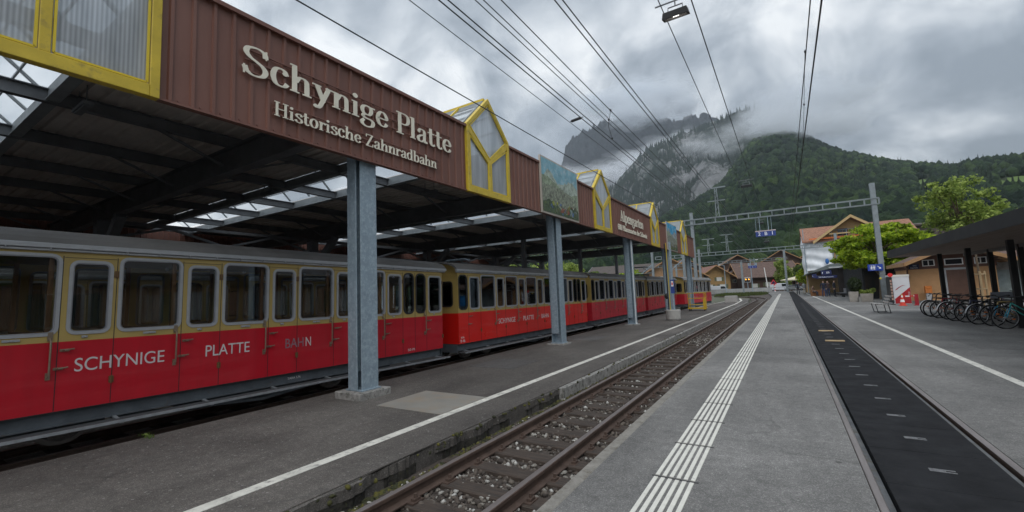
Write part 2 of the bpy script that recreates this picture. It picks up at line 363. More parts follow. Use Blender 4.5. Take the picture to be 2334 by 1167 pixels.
# the narrow track
RZ = -.05
def rail_profile(x, zt, hw=.033, foot=.06, h=.125):
    return [(x-foot, zt-h),(x+foot, zt-h),(x+foot, zt-h+.012),(x+.009, zt-h+.03),(x+.009, zt-.04),(x+hw, zt-.03),(x+hw, zt-.004),(x+hw-.006, zt),
            (x-hw+.006, zt),(x-hw, zt-.004),(x-hw, zt-.03),(x-.009, zt-.04),(x-.009, zt-h+.03),(x-foot, zt-h+.012)]
def sweep(mb, prof, path, m=0):
    """profile (x,z) swept along path of (dx, y) offsets"""
    n = len(prof); b = []
    for dx, y in path: b += [(p[0]+dx, y, p[1]) for p in prof]
    fs = []
    for i in range(len(path)-1):
        for j in range(n): fs.append((i*n+j, i*n+(j+1) % n, (i+1)*n+(j+1) % n, (i+1)*n+j))
    fs += [tuple(range(n)), tuple((len(path)-1)*n+j for j in range(n))[::-1]]
    mb.add(b, fs, m)
def curve_dx(y): return 0 if y < 62 else -((y-62)**2)*.0105
PATH = [(0,-14),(0,20),(0,40),(0,55)]+[(curve_dx(y), y) for y in range(60, 92, 3)]
tr = thing('railway_track', 'sunken narrow track with rusty rails on dark wooden sleepers between the platforms', 'track', (-2.6, 0, -.2))
off = (-2.6, 0, -.2)
for x in (-3.055, -2.135):
    mb = MB(); sweep(mb, rail_profile(x, RZ), PATH); 
    o = mb.build('rail', [rust, steelrail], tr, off=off)
    for p in o.data.polygons:
        if abs(p.normal.z) > .9 and p.center.z > .145: p.material_index = 1
rng = random.Random(4)
for i in range(92):
    y = .5+i*.475*1.22 if i > 30 else .98+i*.468
    mb = MB(); y2 = y+.2
    mb.box(-3.36, -1.84, y, y2, -.30, -.172+rng.uniform(-.01,.01))
    sl = mb.build('sleeper', sleeperm, tr, off=off, bevel=.01)
    if i < 40:
        for x in (-3.055, -2.135):
            mb = MB()
            mb.box(x-.13, x+.13, y+.03, y2-.03, -.178, -.163)
            for sx in (-.095, .095):
                mb.box(x+sx-.022, x+sx+.022, y+.06, y2-.06, -.163, -.14); mb.cyl((x+sx,y+.1,-.14),(x+sx,y+.1,-.105),.016,n=6)
            mb.build('rail_clip', rust, sl, off=off)
# the flush track in the main platform with its rubber panels
tr = thing('railway_track', 'flush track with black rubber infill panels let into the main platform', 'track', (1, 0, 0))
off = (1, 0, 0)
for x, w in ((.462, .027), (1.525, .031)):
    mb = MB(); sweep(mb, rail_profile(x, .006, w, .06, .11), [(0,-14),(0,138)])
    o = mb.build('rail', [rust, steelrail], tr, off=off)
    for p in o.data.polygons:
        if abs(p.normal.z) > .3 and p.center.z > -.012: p.material_index = 1
matm = M('rubber_panel', (.018,.0185,.0205), .85, 0, .3, 3, bump=.25, bs=90, alt=(.028,.0285,.031), altlo=.55, althi=.8, spec=.15)
platem = M('embossed_plate', (.16,.16,.165), .6, 0, .5, 60, stretch=(1,.5,1))
mb = MB(); pl = MB(); y = 1.9; k = 0
while y < 118:
    mb.box(.556, 1.418, y, y+.918, -.1, .002)
    if y < 45:
        cx = 1.0+rng.uniform(-.01,.01); cy = y+.45
        for q in range(3): pl.box(cx-.085, cx+(.085 if q != 1 else .02), cy-.03+q*.025, cy-.012+q*.025, -.05, .0045)
    y += .924; k += 1
mb.build('rubber_panels', matm, tr, off=off, bevel=.004); pl.build('marking_plates', platem, tr, off=off)
mb = MB(); mb.box(.49,.545,-14,138,-.1,-.045); mb.box(1.425,1.47,-14,138,-.1,-.03); mb.build('edge_rail', M('edge_steel', (.12,.125,.13), .7, .2, .4, 5, alt=(.09,.08,.05)), tr, off=off)
for y, xl, lab in ((15.0, .22, 'nearer of two pale wooden battens lying across the black rubber panels'), (18.1, .21, 'farther of two pale wooden battens lying across the black rubber panels')):
    tag(MB().box(1.03-xl, 1.03+xl, y, y+.10, .003, .035).build('wooden_batten', M('pale_wood', (.50,.36,.20), .7, 0, .2, 8), bevel=.004), lab, 'batten', 'battens on the rubber panels')
# painted lines
mb = MB()
mb.prism([(-4.255,-14),(-4.125,-14),(-4.09,30),(-4.05,46),(-4.3,56),(-5.2,66),(-5.45,66),(-4.48,56),(-4.2,46),(-4.22,30)], 'z', -.02, .004)
mb.box(2.80, 2.93, -14, 96, -.02, .004)
mb.prism([(-6.5,40),(-6.4,40),(-5.9,58),(-6.0,58)], 'z', -.02, .004)
S(mb.build('platform_line', white_p))
# tactile guiding strips: six raised ribs per pad
mb = MB(); dk = MB(); y = -.65
while y < 92:
    dx = 0
    for q in range(6):
        x = -1.108+q*.0585+dx
        mb.prism([(x,y+.02),(x+.033,y+.02),(x+.033,y+.905),(x,y+.905)] , 'z', -.02, .006)
    if y < 30: dk.box(-1.13+dx, -.75+dx, y-.016, y+.008, -.01, .003)
    y += .93
S(mb.build('tactile_line', white_t)); S(dk.build('tactile_joint', M('joint_dark', (.05,.05,.05), .9)))
# pale steel cover in the shed platform, and a repair patch beyond it
tag(MB().box(-5.57, -4.25, 4.75, 5.86, -.03, .006).build('cover_plate', M('cover_sheet', (.25,.24,.215), .6, .1, .15, 1.5, alt=(.27,.22,.165), altlo=.45, althi=.7)), 'pale tan cover plate let into the dark shed platform beside the white line', 'cover plate')
mb = MB(); mb.box(1.9,2.7,16,19.5,-.02,.003); mb.box(3.6,5.0,14,16.2,-.02,.003); mb.box(-.3,.40,24,29,-.02,.003); S(mb.build('asphalt_patch', asphalt('asphalt_patch_new', (.135,.131,.126),(.185,.18,.172),(.11,.107,.102)))); mb = MB(); mb.box(-6.5, -5.3, 8.3, 9.6, -.02, .003); mb.box(-6.9,-5.6,14.1,15.6,-.02,.003); S(mb.build('asphalt_patch', asphalt('asphalt_patch', (.085,.08,.078),(.12,.115,.11),(.07,.066,.064))))
# trench of the train
mb = MB(); mb.box(-30, -7.2, -14, 40, -.449, -.43); S(mb.build('shed_ground', M('dark_gravel', (.2,.185,.165), .95, 0, .4, 12, bump=.8, bs=40)))

for xc, lab in ((-9.05, 'narrow track under the waiting train, beside the shed platform'), (-13.75, 'inner shed track under the second train')):
    tr = thing('railway_track', lab, 'track', (xc, 10, -.4)); off = (xc, 10, -.4)
    for x in (xc-.44, xc+.44):
        mb = MB(); sweep(mb, rail_profile(x, -.252, .03, .05, .11), [(0,-14),(0,62 if xc > -10 else 36)]); o = mb.build('rail', [rust, steelrail], tr, off=off)
        for p in o.data.polygons:
            if abs(p.normal.z) > .3 and p.center.z > .13: p.material_index = 1
    if xc > -10:
        for i in range(60): y = 0+i*.65; MB().box(xc-.8, xc+.8, y, y+.2, -.43, -.355).build('sleeper', sleeperm, tr, off=off)
# ---------------------------------------------------------------- lettering
def sans(body, size, name, mat, M4, parent=None, ext=.002, align='LEFT', width=None, bold=0):
    cu = bpy.data.curves.new('tmp_text', 'FONT'); cu.body = body; cu.size = size; cu.extrude = ext; cu.align_x = align; cu.offset = bold
    to = bpy.data.objects.new('tmp_text', cu); C.objects.link(to)
    bpy.context.view_layer.update()
    me = bpy.data.meshes.new_from_object(to.evaluated_get(bpy.context.evaluated_depsgraph_get()))
    bpy.data.objects.remove(to); me.name = name
    if width:
        xs = [v.co.x for v in me.vertices]; k = width/(max(xs)-min(xs)); x0 = min(xs) if align == 'LEFT' else 0
        for v in me.vertices: v.co.x = (v.co.x-x0)*k
    me.transform(M4); me.materials.clear(); me.materials.append(mat)
    o = bpy.data.objects.new(name, me); C.objects.link(o)
    if parent is not None: o.parent = parent
    return o
def basis(origin, ux, uy):      # text x axis, text y axis, thickness along their cross product
    ux, uy = Vector(ux), Vector(uy); uz = ux.cross(uy)
    return Matrix(((ux.x,uy.x,uz.x,origin[0]),(ux.y,uy.y,uz.y,origin[1]),(ux.z,uy.z,uz.z,origin[2]),(0,0,0,1)))
# a slab-footed serif alphabet drawn with a broad pen: C = smooth stroke, L = straight stroke, H = serif bar (x0,x1,y)
GL = {
 'S': (.70, [('C',[(.60,.74),(.57,.90),(.44,.975),(.30,.97),(.15,.90),(.11,.75),(.20,.61),(.36,.52),(.52,.42),(.60,.27),(.54,.10),(.38,.02),(.24,.03),(.12,.12),(.07,.26)]),('V',.615,.70,1.0),('V',.06,.0,.30)]),
 'c': (.55, [('C',[(.46,.45),(.42,.58),(.30,.635),(.16,.56),(.10,.32),(.16,.08),(.30,.01),(.42,.05),(.49,.16)]),('D',.43,.50,.075)]),
 'h': (.70, [('L',.15,0,1),('C',[(.19,.40),(.28,.57),(.40,.61),(.50,.54),(.52,.38),(.52,.02)]),('H',.02,.29,0),('H',.39,.66,0),('H',.02,.15,1)]),
 'y': (.63, [('P',(.13,.63),(.34,.06)),('C',[(.53,.63),(.41,.30),(.30,.0),(.20,-.21),(.08,-.25)]),('H',-.01,.27,.63),('H',.42,.64,.63),('D',.09,-.21,.07)]),
 'n': (.70, [('L',.15,0,.63),('C',[(.19,.40),(.28,.57),(.40,.61),(.50,.54),(.52,.38),(.52,.02)]),('H',.02,.29,0),('H',.39,.66,0),('H',.02,.15,.63)]),
 'i': (.33, [('L',.15,0,.63),('H',.02,.29,0),('H',.02,.15,.63),('D',.15,.86,.095)]),
 'g': (.62, [('C',[(.28,.62),(.42,.56),(.45,.42),(.38,.28),(.26,.25),(.13,.31),(.09,.44),(.14,.57),(.28,.62)]),('C',[(.18,.27),(.12,.16),(.22,.09),(.42,.07),(.52,-.02),(.48,-.18),(.28,-.26),(.12,-.21),(.07,-.10),(.16,.02)]),('H',.42,.60,.60)]),
 'e': (.56, [('C',[(.10,.34),(.46,.35),(.44,.52),(.32,.625),(.18,.57),(.10,.34),(.15,.10),(.29,.01),(.42,.05),(.49,.16)])]),
 'P': (.66, [('L',.17,0,1),('C',[(.18,.97),(.42,.97),(.57,.86),(.57,.62),(.42,.49),(.18,.49)]),('H',.02,.34,0),('H',.02,.3,1)]),
 'l': (.33, [('L',.15,0,1),('H',.02,.29,0),('H',.02,.15,1)]),
 'a': (.60, [('C',[(.12,.50),(.22,.61),(.36,.60),(.43,.50),(.43,.10),(.50,.02),(.58,.07)]),('C',[(.43,.37),(.24,.31),(.11,.20),(.13,.05),(.26,.015),(.42,.12)]),('D',.14,.49,.07)]),
 't': (.42, [('C',[(.18,.84),(.18,.30),(.19,.10),(.28,.01),(.40,.08)]),('H',.02,.38,.63)]),
 'H': (.86, [('L',.17,0,1),('L',.66,0,1),('H',.02,.33,0),('H',.02,.33,1),('H',.5,.82,0),('H',.5,.82,1),('H',.17,.66,.51)]),
 's': (.50, [('C',[(.42,.47),(.38,.59),(.27,.625),(.13,.56),(.13,.44),(.27,.34),(.42,.23),(.42,.08),(.27,.01),(.12,.06),(.07,.18)])]),
 'o': (.62, [('C',[(.30,.63),(.44,.56),(.51,.32),(.44,.08),(.30,.01),(.16,.08),(.09,.32),(.16,.56),(.30,.63)])]),
 'r': (.48, [('L',.15,0,.63),('C',[(.18,.38),(.24,.54),(.34,.61),(.44,.58)]),('D',.42,.55,.075),('H',.02,.31,0),('H',.02,.15,.63)]),
 'Z': (.70, [('P',(.58,.97),(.12,.03)),('H',.07,.62,.97),('H',.06,.64,.03),('V',.08,.76,1.0),('V',.62,.0,.24)]),
 'd': (.68, [('L',.50,0,1),('C',[(.48,.50),(.38,.61),(.25,.62),(.13,.52),(.09,.31),(.14,.10),(.25,.01),(.38,.04),(.48,.15)]),('H',.37,.5,1),('H',.5,.64,0)]),
 'b': (.66, [('L',.15,0,1),('C',[(.17,.48),(.27,.61),(.40,.62),(.51,.52),(.55,.31),(.50,.10),(.39,.01),(.26,.03),(.17,.15)]),('H',.02,.15,1)]),
 'A': (.80, [('P',(.36,1.0),(.66,.02)),('Q',(.38,1.0),(.12,.02)),('H',.20,.56,.34),('H',.0,.25,0),('H',.50,.80,0)]),
 'p': (.66, [('L',.15,-.26,.63),('C',[(.17,.48),(.27,.61),(.40,.62),(.51,.52),(.55,.31),(.50,.10),(.39,.01),(.26,.03),(.17,.15)]),('H',.02,.15,.63),('H',.02,.30,-.26)]),
 'f': (.42, [('C',[(.44,.90),(.36,.985),(.24,.95),(.19,.80),(.19,.02)]),('H',.05,.38,.63),('H',.05,.34,0),('D',.42,.90,.065)]),
 'z': (.54, [('P',(.42,.60),(.10,.03)),('H',.06,.46,.605),('H',.05,.48,.025),('V',.07,.45,.63),('V',.47,.0,.18)]),
 'w': (.90, [('P',(.11,.63),(.27,.02)),('Q',(.27,.02),(.44,.60)),('P',(.44,.63),(.61,.02)),('Q',(.61,.02),(.78,.63)),('H',-.01,.23,.63),('H',.33,.52,.63),('H',.68,.88,.63)]),
 '6': (.60, [('C',[(.48,.90),(.36,.98),(.20,.88),(.10,.55),(.11,.25),(.20,.05),(.33,.01),(.46,.10),(.50,.30),(.44,.50),(.32,.57),(.18,.50),(.11,.34)])]),
 '0': (.60, [('C',[(.30,.98),(.44,.88),(.50,.50),(.44,.12),(.30,.01),(.16,.12),(.10,.50),(.16,.88),(.30,.98)])]),
}
def catmull(P, k=7):
    out = []; n = len(P); cl = P[0] == P[-1]
    for i in range(n-1):
        p1, p2 = P[i], P[i+1]
        p0 = P[i-1] if i > 0 else (P[-2] if cl else P[0]); p3 = P[i+2] if i+2 < n else (P[1] if cl else P[-1])
        for j in range(k):
            t = j/k
            out.append(tuple(.5*((2*p1[a])+(-p0[a]+p2[a])*t+(2*p0[a]-5*p1[a]+4*p2[a]-p3[a])*t*t+(-p0[a]+3*p1[a]-3*p2[a]+p3[a])*t**3) for a in (0,1)))
    return out+[P[-1]]
def serif(text, cap, width, origin, ux, uy, name, depth, thick=.16, thin=.048):
    """build a raised serif inscription; origin = start of baseline, facing ux x uy"""
    mb = MB(); x = 0; k = 0
    ux, uy = Vector(ux), Vector(uy); uz = ux.cross(uy); o = Vector(origin)
    adv = sum(.36 if c == ' ' else GL[c][0] for c in text); sx = width/(adv*cap)
    def put(poly2, ex):
        front = [o+ux*(p[0]*cap*sx)+uy*(p[1]*cap)+uz*(depth+ex) for p in poly2]; back = [o+ux*(p[0]*cap*sx)+uy*(p[1]*cap)-uz*0 for p in poly2]
        n = len(poly2); mb.add(front+back, [tuple(range(n)), tuple(range(n,2*n))[::-1]]+[(i,n+i,n+(i+1)%n,(i+1)%n) for i in range(n)])
    def strip(pts, wfun, ex):
        L, R = [], []
        for i in range(len(pts)):
            a = pts[max(i-1,0)]; b = pts[min(i+1,len(pts)-1)]
            dx, dy = b[0]-a[0], b[1]-a[1]; d = math.hypot(dx,dy) or 1; dx /= d; dy /= d; w = wfun(dx,dy)/2
            L.append((pts[i][0]-dy*w, pts[i][1]+dx*w)); R.append((pts[i][0]+dy*w, pts[i][1]-dx*w))
        n = len(pts); vs = []
        for e in (depth+ex, 0):
            for q in (L, R): vs += [o+ux*(p[0]*cap*sx)+uy*(p[1]*cap)+uz*e for p in q]
        fs = []
        for i in range(n-1):
            fs += [(n+i,n+i+1,i+1,i),(i,i+1,2*n+i+1,2*n+i),(n+i+1,n+i,3*n+i,3*n+i+1)]
        fs += [(0,2*n,3*n,n),(n-1,2*n-1,4*n-1,3*n-1)]
        mb.add(vs, fs)
    pen = lambda dx, dy: math.sqrt((thick*dy)**2+(thin*1.1*dx)**2)
    for c in text:
        if c == ' ': x += .36; continue
        w, st = GL[c]
        for s in st:
            k += 1; ex = (k % 17)*.0004
            if s[0] == 'C': strip([(p[0]+x, p[1]) for p in catmull(s[1])], pen, ex)
            elif s[0] == 'L': put([(x+s[1]-thick/2,s[2]),(x+s[1]+thick/2,s[2]),(x+s[1]+thick/2,s[3]),(x+s[1]-thick/2,s[3])], ex)
            elif s[0] == 'H':
                y = s[3]; e = thin*.55; lo, hi = (y-e, y+e) if 0 < y < .6 or y not in (0, 1, .63, -.26) else ((y, y+2*e) if y <= 0 else (y-2*e, y))
                put([(x+s[1],lo),(x+s[2],lo),(x+s[2],hi),(x+s[1],hi)], ex)
            elif s[0] == 'V': put([(x+s[1]-thin*.5,s[2]),(x+s[1]+thin*.5,s[2]),(x+s[1]+thin*.5,s[3]),(x+s[1]-thin*.5,s[3])], ex)
            elif s[0] == 'D': put([(x+s[1]+s[3]*math.cos(t*PI/6), s[2]+s[3]*math.sin(t*PI/6)) for t in range(12)], ex)
            elif s[0] in 'PQ':
                h = thick*.55 if s[0] == 'P' else thin*.7
                (xa,ya),(xb,yb) = s[1], s[2]; put([(x+xa-h,ya),(x+xb-h,yb),(x+xb+h,yb),(x+xa+h,ya)][::(1 if ya > yb else -1)], ex)
        x += w
    return mb.build(name, letterm)
# ---------------------------------------------------------------- the open station shed
shed = thing('station_shed', 'long open train shed with brown sheet fascia, yellow framed gables and grey steel columns', 'station shed', (0,0,0))
FX, FB, FT = -6.05, 4.10, 5.68
GAB = [(.12, 2.0), (7.87, 9.70), (15.86, 17.76), (24.35, 26.05), (32.55, 34.62)]
SEG = [(-7, .12)]+[(GAB[i][1], GAB[i+1][0]) for i in range(4)]+[(GAB[4][1], 37.75)]
for a, b in SEG:
    mb = MB(); mb.box(FX-.05, FX-.03, a, b, FB, FT-.05)
    n = max(1, round((b-a)/.232)); w = (b-a)/n
    for i in range(n):
        y = a+(i+.5)*w      # raised rib
        mb.prism([(FX-.03,y-.03),(FX+.0,y-.018),(FX+.0,y+.018),(FX-.03,y+.03)], 'z', FB+.02, FT-.06)
        if a > -1 and b < 24: mb.cyl((FX-.03,y+.09,FB+.05),(FX-.018,y+.09,FB+.05),.011,n=6)
    mb.box(FX-.12, FX+.035, a, b, FT-.06, FT)
    mb.box(FX-.09, FX+.01, a, b, FB-.012, FB+.015)
    mb.box(FX-.10, FX-.06, a, b, FB+.02, FT-.07)
    mb.build('fascia_panel', brown, shed)
zs, za = FT+.03, 6.63
for (a, b) in GAB:
    c = (a+b)/2; t = .075; zy = 4.97
    mb = MB(); X0, X1 = FX-.06, FX+.05
    pr = lambda p: mb.prism(p, 'x', X0, X1)
    pr([(a,FB-.02),(a+t*1.3,FB-.02),(a+t*1.3,zs-.02),(a,zs)]); pr([(b-t*1.3,FB-.02),(b,FB-.02),(b,zs),(b-t*1.3,zs-.02)])
    mb.prism([(a+t*1.3,FB-.02),(b-t*1.3,FB-.02),(b-t*1.3,FB+.12),(a+t*1.3,FB+.12)], 'x', X0+.003, X1+.003)
    pr([(a,zs),(a+t*1.3,zs-.02),(c,za-.14),(c,za)]); pr([(b,zs),(c,za),(c,za-.14),(b-t*1.3,zs-.02)])
    mb.prism([(c-t*.6,FB+.12),(c+t*.6,FB+.12),(c+t*.6,zy),(c-t*.6,zy)], 'x', X0, X1-.004)
    mb.prism([(c-t*.7,zy-.05),(c+t*.6,zy+.02),(a+t*1.3,zs-.02),(a+t*1.3,zs-.2)], 'x', X0, X1-.008)
    mb.prism([(c+t*.7,zy-.05),(b-t*1.3,zs-.2),(b-t*1.3,zs-.02),(c-t*.6,zy+.02)], 'x', X0, X1-.012)
    fr = mb.build('gable_frame', yellow, shed, bevel=.006)
    mb = MB(); e = FX-.01       # inner glazing beads, brighter yellow
    def bead(p, w=.022):
        for i in range(len(p)):
            q, r = p[i], p[(i+1) % len(p)]; mb.beam((X1-.02, q[0], q[1]), (X1-.02, r[0], r[1]), w, w)
    bead([(a+.12,FB+.14),(c-.065,FB+.14),(c-.065,zy-.02),(a+.12,zs-.26)]); bead([(b-.12,FB+.14),(c+.065,FB+.14),(c+.065,zy-.02),(b-.12,zs-.26)])
    bead([(c,zy+.09),(b-.14,zs-.02),(c,za-.18),(a+.14,zs-.02)])
    mb.build('glazing_bead', M('yellow_bright', (.66,.49,.02), .4, 0, .08), fr)
    for p in ([(a+.1,FB+.12),(c-.05,FB+.12),(c-.05,zy),(a+.1,zs-.2)], [(c+.05,FB+.12),(b-.1,FB+.12),(b-.1,zs-.2),(c+.05,zy)], [(c,zy+.05),(b-.1,zs-.05),(c,za-.14),(a+.1,zs-.05)]):
        MB().prism(p, 'x', FX-.02, FX-.008).build('pane', POLY, fr)
# glazed ridges running back from the gables
XB = -25.5
ridgeg = bpy.data.materials.new('ridge_glass'); ridgeg.use_nodes = True; _g = N(ridgeg.node_tree)
_d = _g.n('ShaderNodeBsdfDiffuse', {'Color': (.85,.87,.88,1)}); _t = _g.n('ShaderNodeBsdfTranslucent', {'Color': (.9,.92,.94,1)}); _p = _g.n('ShaderNodeBsdfTransparent', {'Color': (.92,.95,.97,1)})
_g.n('ShaderNodeOutputMaterial', {'Surface': _g.n('ShaderNodeMixShader', {0: .66, 1: _g.n('ShaderNodeMixShader', {0: .6, 1: _d, 2: _t}), 2: _p})})
for (a, b) in GAB:
    c = (a+b)/2; mb = MB()
    mb.add([(FX-.1,a,zs),(FX-.1,c,za-.03),(XB,c,za-.03),(XB,a,zs)], [(0,1,2,3)]); mb.add([(FX-.1,b,zs),(FX-.1,c,za-.03),(XB,c,za-.03),(XB,b,zs)], [(0,3,2,1)])
    ro = mb.build('ridge_glazing', ridgeg, shed)
    mb = MB(); x = FX-.15
    while x > XB:
        mb.beam((x,a,zs-.02),(x,c,za-.05),.05,.05); mb.beam((x,b,zs-.02),(x,c,za-.05),.05,.05); x -= 1.25
    mb.beam((FX-.1,c,za-.06),(XB,c,za-.06),.06,.08)
    for q in (.33, .66):
        mb.beam((FX-.1,a+(c-a)*q,zs+(za-zs)*q-.03),(XB,a+(c-a)*q,zs+(za-zs)*q-.03),.03,.04); mb.beam((FX-.1,b+(c-b)*q,zs+(za-zs)*q-.03),(XB,b+(c-b)*q,zs+(za-zs)*q-.03),.03,.04)
    for yy in (a, b):                                 # trimmer beams of the opening
        mb.box(XB, FX-.12, yy-.05, yy+.05, 5.36, 5.6); mb.box(XB, FX-.12, yy-.09, yy+.09, 5.34, 5.36)
    mb.build('glazing_bar', M('skylight_steel', (.26,.285,.30), .5, .1, .2, 4), ro)
    mb = MB(); mb.beam((FX-.08,c,za+.01),(FX-2.6,c,za+.01),.06,.06); mb.beam((FX-.9,c,za),(FX-.9,a,zs+.02),.05,.05); mb.build('ridge_cap', yellow, ro)
# roof deck: trapezoid sheet with ribs running inwards
for a, b in SEG:
    mb = MB(); mb.box(XB, FX-.13, a+.05, b-.05, 5.63, 5.66); n = round((b-a)/.27); w = (b-a)/n
    for i in range(n):
        y = a+(i+.5)*w; mb.prism([(y-.055,5.63),(y-.03,5.585),(y+.03,5.585),(y+.055,5.63)], 'x', XB, FX-.14)
    mb.build('roof_deck', deckm, shed)
COLY = [4.97, 12.72, 20.75, 28.6, 36.4]
def ibeam(mb, p0, p1, h, w, tf=.018, tw=.014, m=0):
    p0, p1 = Vector(p0), Vector(p1); z = Vector((0,0,1))
    mb.beam(p0+z*(h/2-tf/2), p1+z*(h/2-tf/2), w, tf, m); mb.beam(p0-z*(h/2-tf/2), p1-z*(h/2-tf/2), w, tf, m); mb.beam(p0, p1, tw, h-2*tf, m)
for x in (-8.0, -10.65, -13.3, -15.9, -18.4, -21.4, -24.4):
    mb = MB(); ibeam(mb, (x,-7,5.44), (x,37.6,5.44), .24, .14)
    for yy in COLY:
        for s in (-1, 1): mb.beam((x, yy+s*1.6, 5.4), (x+.0, yy+s*.2, 4.85), .05, .05)
    mb.build('purlin', darksteel, shed)
for y in [-3]+COLY:
    mb = MB(); ibeam(mb, (FX-.14,y,5.02), (XB,y,5.02), .60, .24, .025, .02)
    mb.build('roof_beam', darksteel, shed)
def column(x, y, base_h, bl, mat, top=4.72):
    mb = MB(); hw, t, d = .175, .022, .36
    xf = x
    mb.box(xf-t, xf, y, y+2*hw, base_h, top); mb.box(xf-d, xf-d+t, y, y+2*hw, base_h, top); mb.box(xf-d+t, xf-t, y+hw-.008, y+hw+.008, base_h, top)
    yl, yr = y+hw-.19, y+hw+.19; zb = base_h+.30           # the two T sections, cut short above the base
    xm = xf-d/2
    mb.box(xm-.13, xm+.10, yl-t, yl, zb if y > 6 else base_h, top); mb.box(xm-.008, xm+.008, yl, y+hw-.009, zb, top)
    mb.box(xm-.10, xm+.10, yr, yr+t, zb, top); mb.box(xm-.008, xm+.008, y+hw+.009, yr, zb, top)
    mb.box(xf-d-.03, xf+.03, y-.03, y+2*hw+.03, base_h-.012, base_h+.012)
    o = mb.build('column', mat, shed, bevel=.003)
    return o
for i, y in enumerate(COLY):
    bh = .13 if i == 0 else .055
    o = column(-6.18, y, bh, 0, galv)
    mb = MB(); e = .16 if i == 0 else .13
    mb.box(-6.18-.36-e, -6.18+e-.02, y-e, y+.35+e, -.02, bh-.012); mb.build('column_base', concrete_d, o, bevel=.012)
    if i in (2, 4):
        mb = MB(); mb.tube([(-6.165,y+.09,.0),(-6.165,y+.09,4.1)], .018, 6); mb.box(-6.20,-6.13,y+.07,y+.11,.02,.12); mb.build('conduit', whitem if i == 2 else galv, o)
for y in COLY+[-3]:
    mb = MB(); mb.box(-19.6,-19.2,y-.15,y+.2,-.43,4.72); mb.beam((-19.2,y,3.3),(-17.6,y,4.68),.25,.25); mb.build('column', darksteel, shed)
    mb = MB(); mb.box(-12.25,-12.05,y-.12,y+.12,-.43,4.72) if y > 20 else mb.box(-24.9,-24.7,y-.1,y+.1,-.43,4.72); mb.build('column', darksteel, shed)
# longitudinal truss on the inner columns
mb = MB(); x = -19.4
for i in range(len(COLY)-1):
    ya, yb = COLY[i], COLY[i+1]; n = 2
    mb.beam((x,ya,4.05),(x,yb,4.05),.14,.14); mb.beam((x,ya,4.72),(x,yb,4.72),.14,.12)
    for k in range(n):
        y0 = ya+(yb-ya)*k/n; y1 = ya+(yb-ya)*(k+1)/n; ym = (y0+y1)/2
        mb.beam((x,y0,4.10),(x,ym,4.66),.09,.09); mb.beam((x,ym,4.66),(x,y1,4.10),.09,.09)
mb.build('truss', darksteel, shed)
mb = MB(); mb.box(-25.6,-25.55,-7,37.6,-.43,5.62); mb.box(-25.6,-6.3,-7.1,-7.05,-.43,5.62)  # end wall behind the view is added to keep sky light out
for i in range(200): y = -6.9+i*.222; mb.prism([(-25.55,y-.03),(-25.52,y-.018),(-25.52,y+.018),(-25.55,y+.03)], 'z', -.4, 5.55)
mb.build('rear_wall', brown, shed)
mb = MB()
for x, y in ((-10.2,2.3),(-9.9,10.8),(-9.9,18.5),(-13.8,7.5),(-13.8,14.5)):
    mb2 = MB(); mb2.box(x-.32,x+.32,y-.07,y+.07,5.20,5.26); mb2.box(x-.28,x+.28,y-.05,y+.05,5.17,5.20); mb2.beam((x-.2,y,5.26),(x-.2,y,5.58),.015,.015); mb2.beam((x+.2,y,5.26),(x+.2,y,5.58),.015,.015)
    mb2.build('strip_light', darksteel, shed)
# inscriptions fixed to the fascia (facing +X; reading direction +Y)
UX, UY = (0,1,0), (0,0,1)
bars = [(4.87, 2.95, 7.3),(5.03, 2.95, 7.3),(5.18, 2.95, 7.3),(4.39,3.35,6.9),(4.47,3.35,6.9),(4.55,3.35,6.9)]
def mount(o, rows):
    mb = MB()
    for z, y0, y1 in rows: mb.box(FX-.0, FX+.022, y0, y1, z-.008, z+.008)
    mb.build('mounting_rail', brown, o)
o = serif('Schynige Platte', .425, 4.40, (FX+.024,2.90,4.815), UX, UY, 'sign_lettering', .010, .145, .045); tag(o, 'large cream letters Schynige Platte on the brown fascia', 'lettering', 'serif lettering on the fascia'); mount(o, bars[:3])
o = serif('Historische Zahnradbahn', .215, 3.46, (FX+.024,3.35,4.355), UX, UY, 'sign_lettering', .009, .14, .05); tag(o, 'small cream letters Historische Zahnradbahn under the large name', 'lettering', 'serif lettering on the fascia'); mount(o, bars[3:])
o = serif('Alpengarten', .50, 3.75, (FX+.01,19.03,4.79), UX, UY, 'sign_lettering', .012, .17, .06); tag(o, 'cream letters Alpengarten on the farther brown fascia panel', 'lettering', 'serif lettering on the fascia')
o = serif('600 Pflanzenarten der Schweiz', .25, 4.75, (FX+.01,18.62,4.36), UX, UY, 'sign_lettering', .012, .17, .075); tag(o, 'small cream line 600 Pflanzenarten der Schweiz under Alpengarten', 'lettering', 'serif lettering on the fascia')
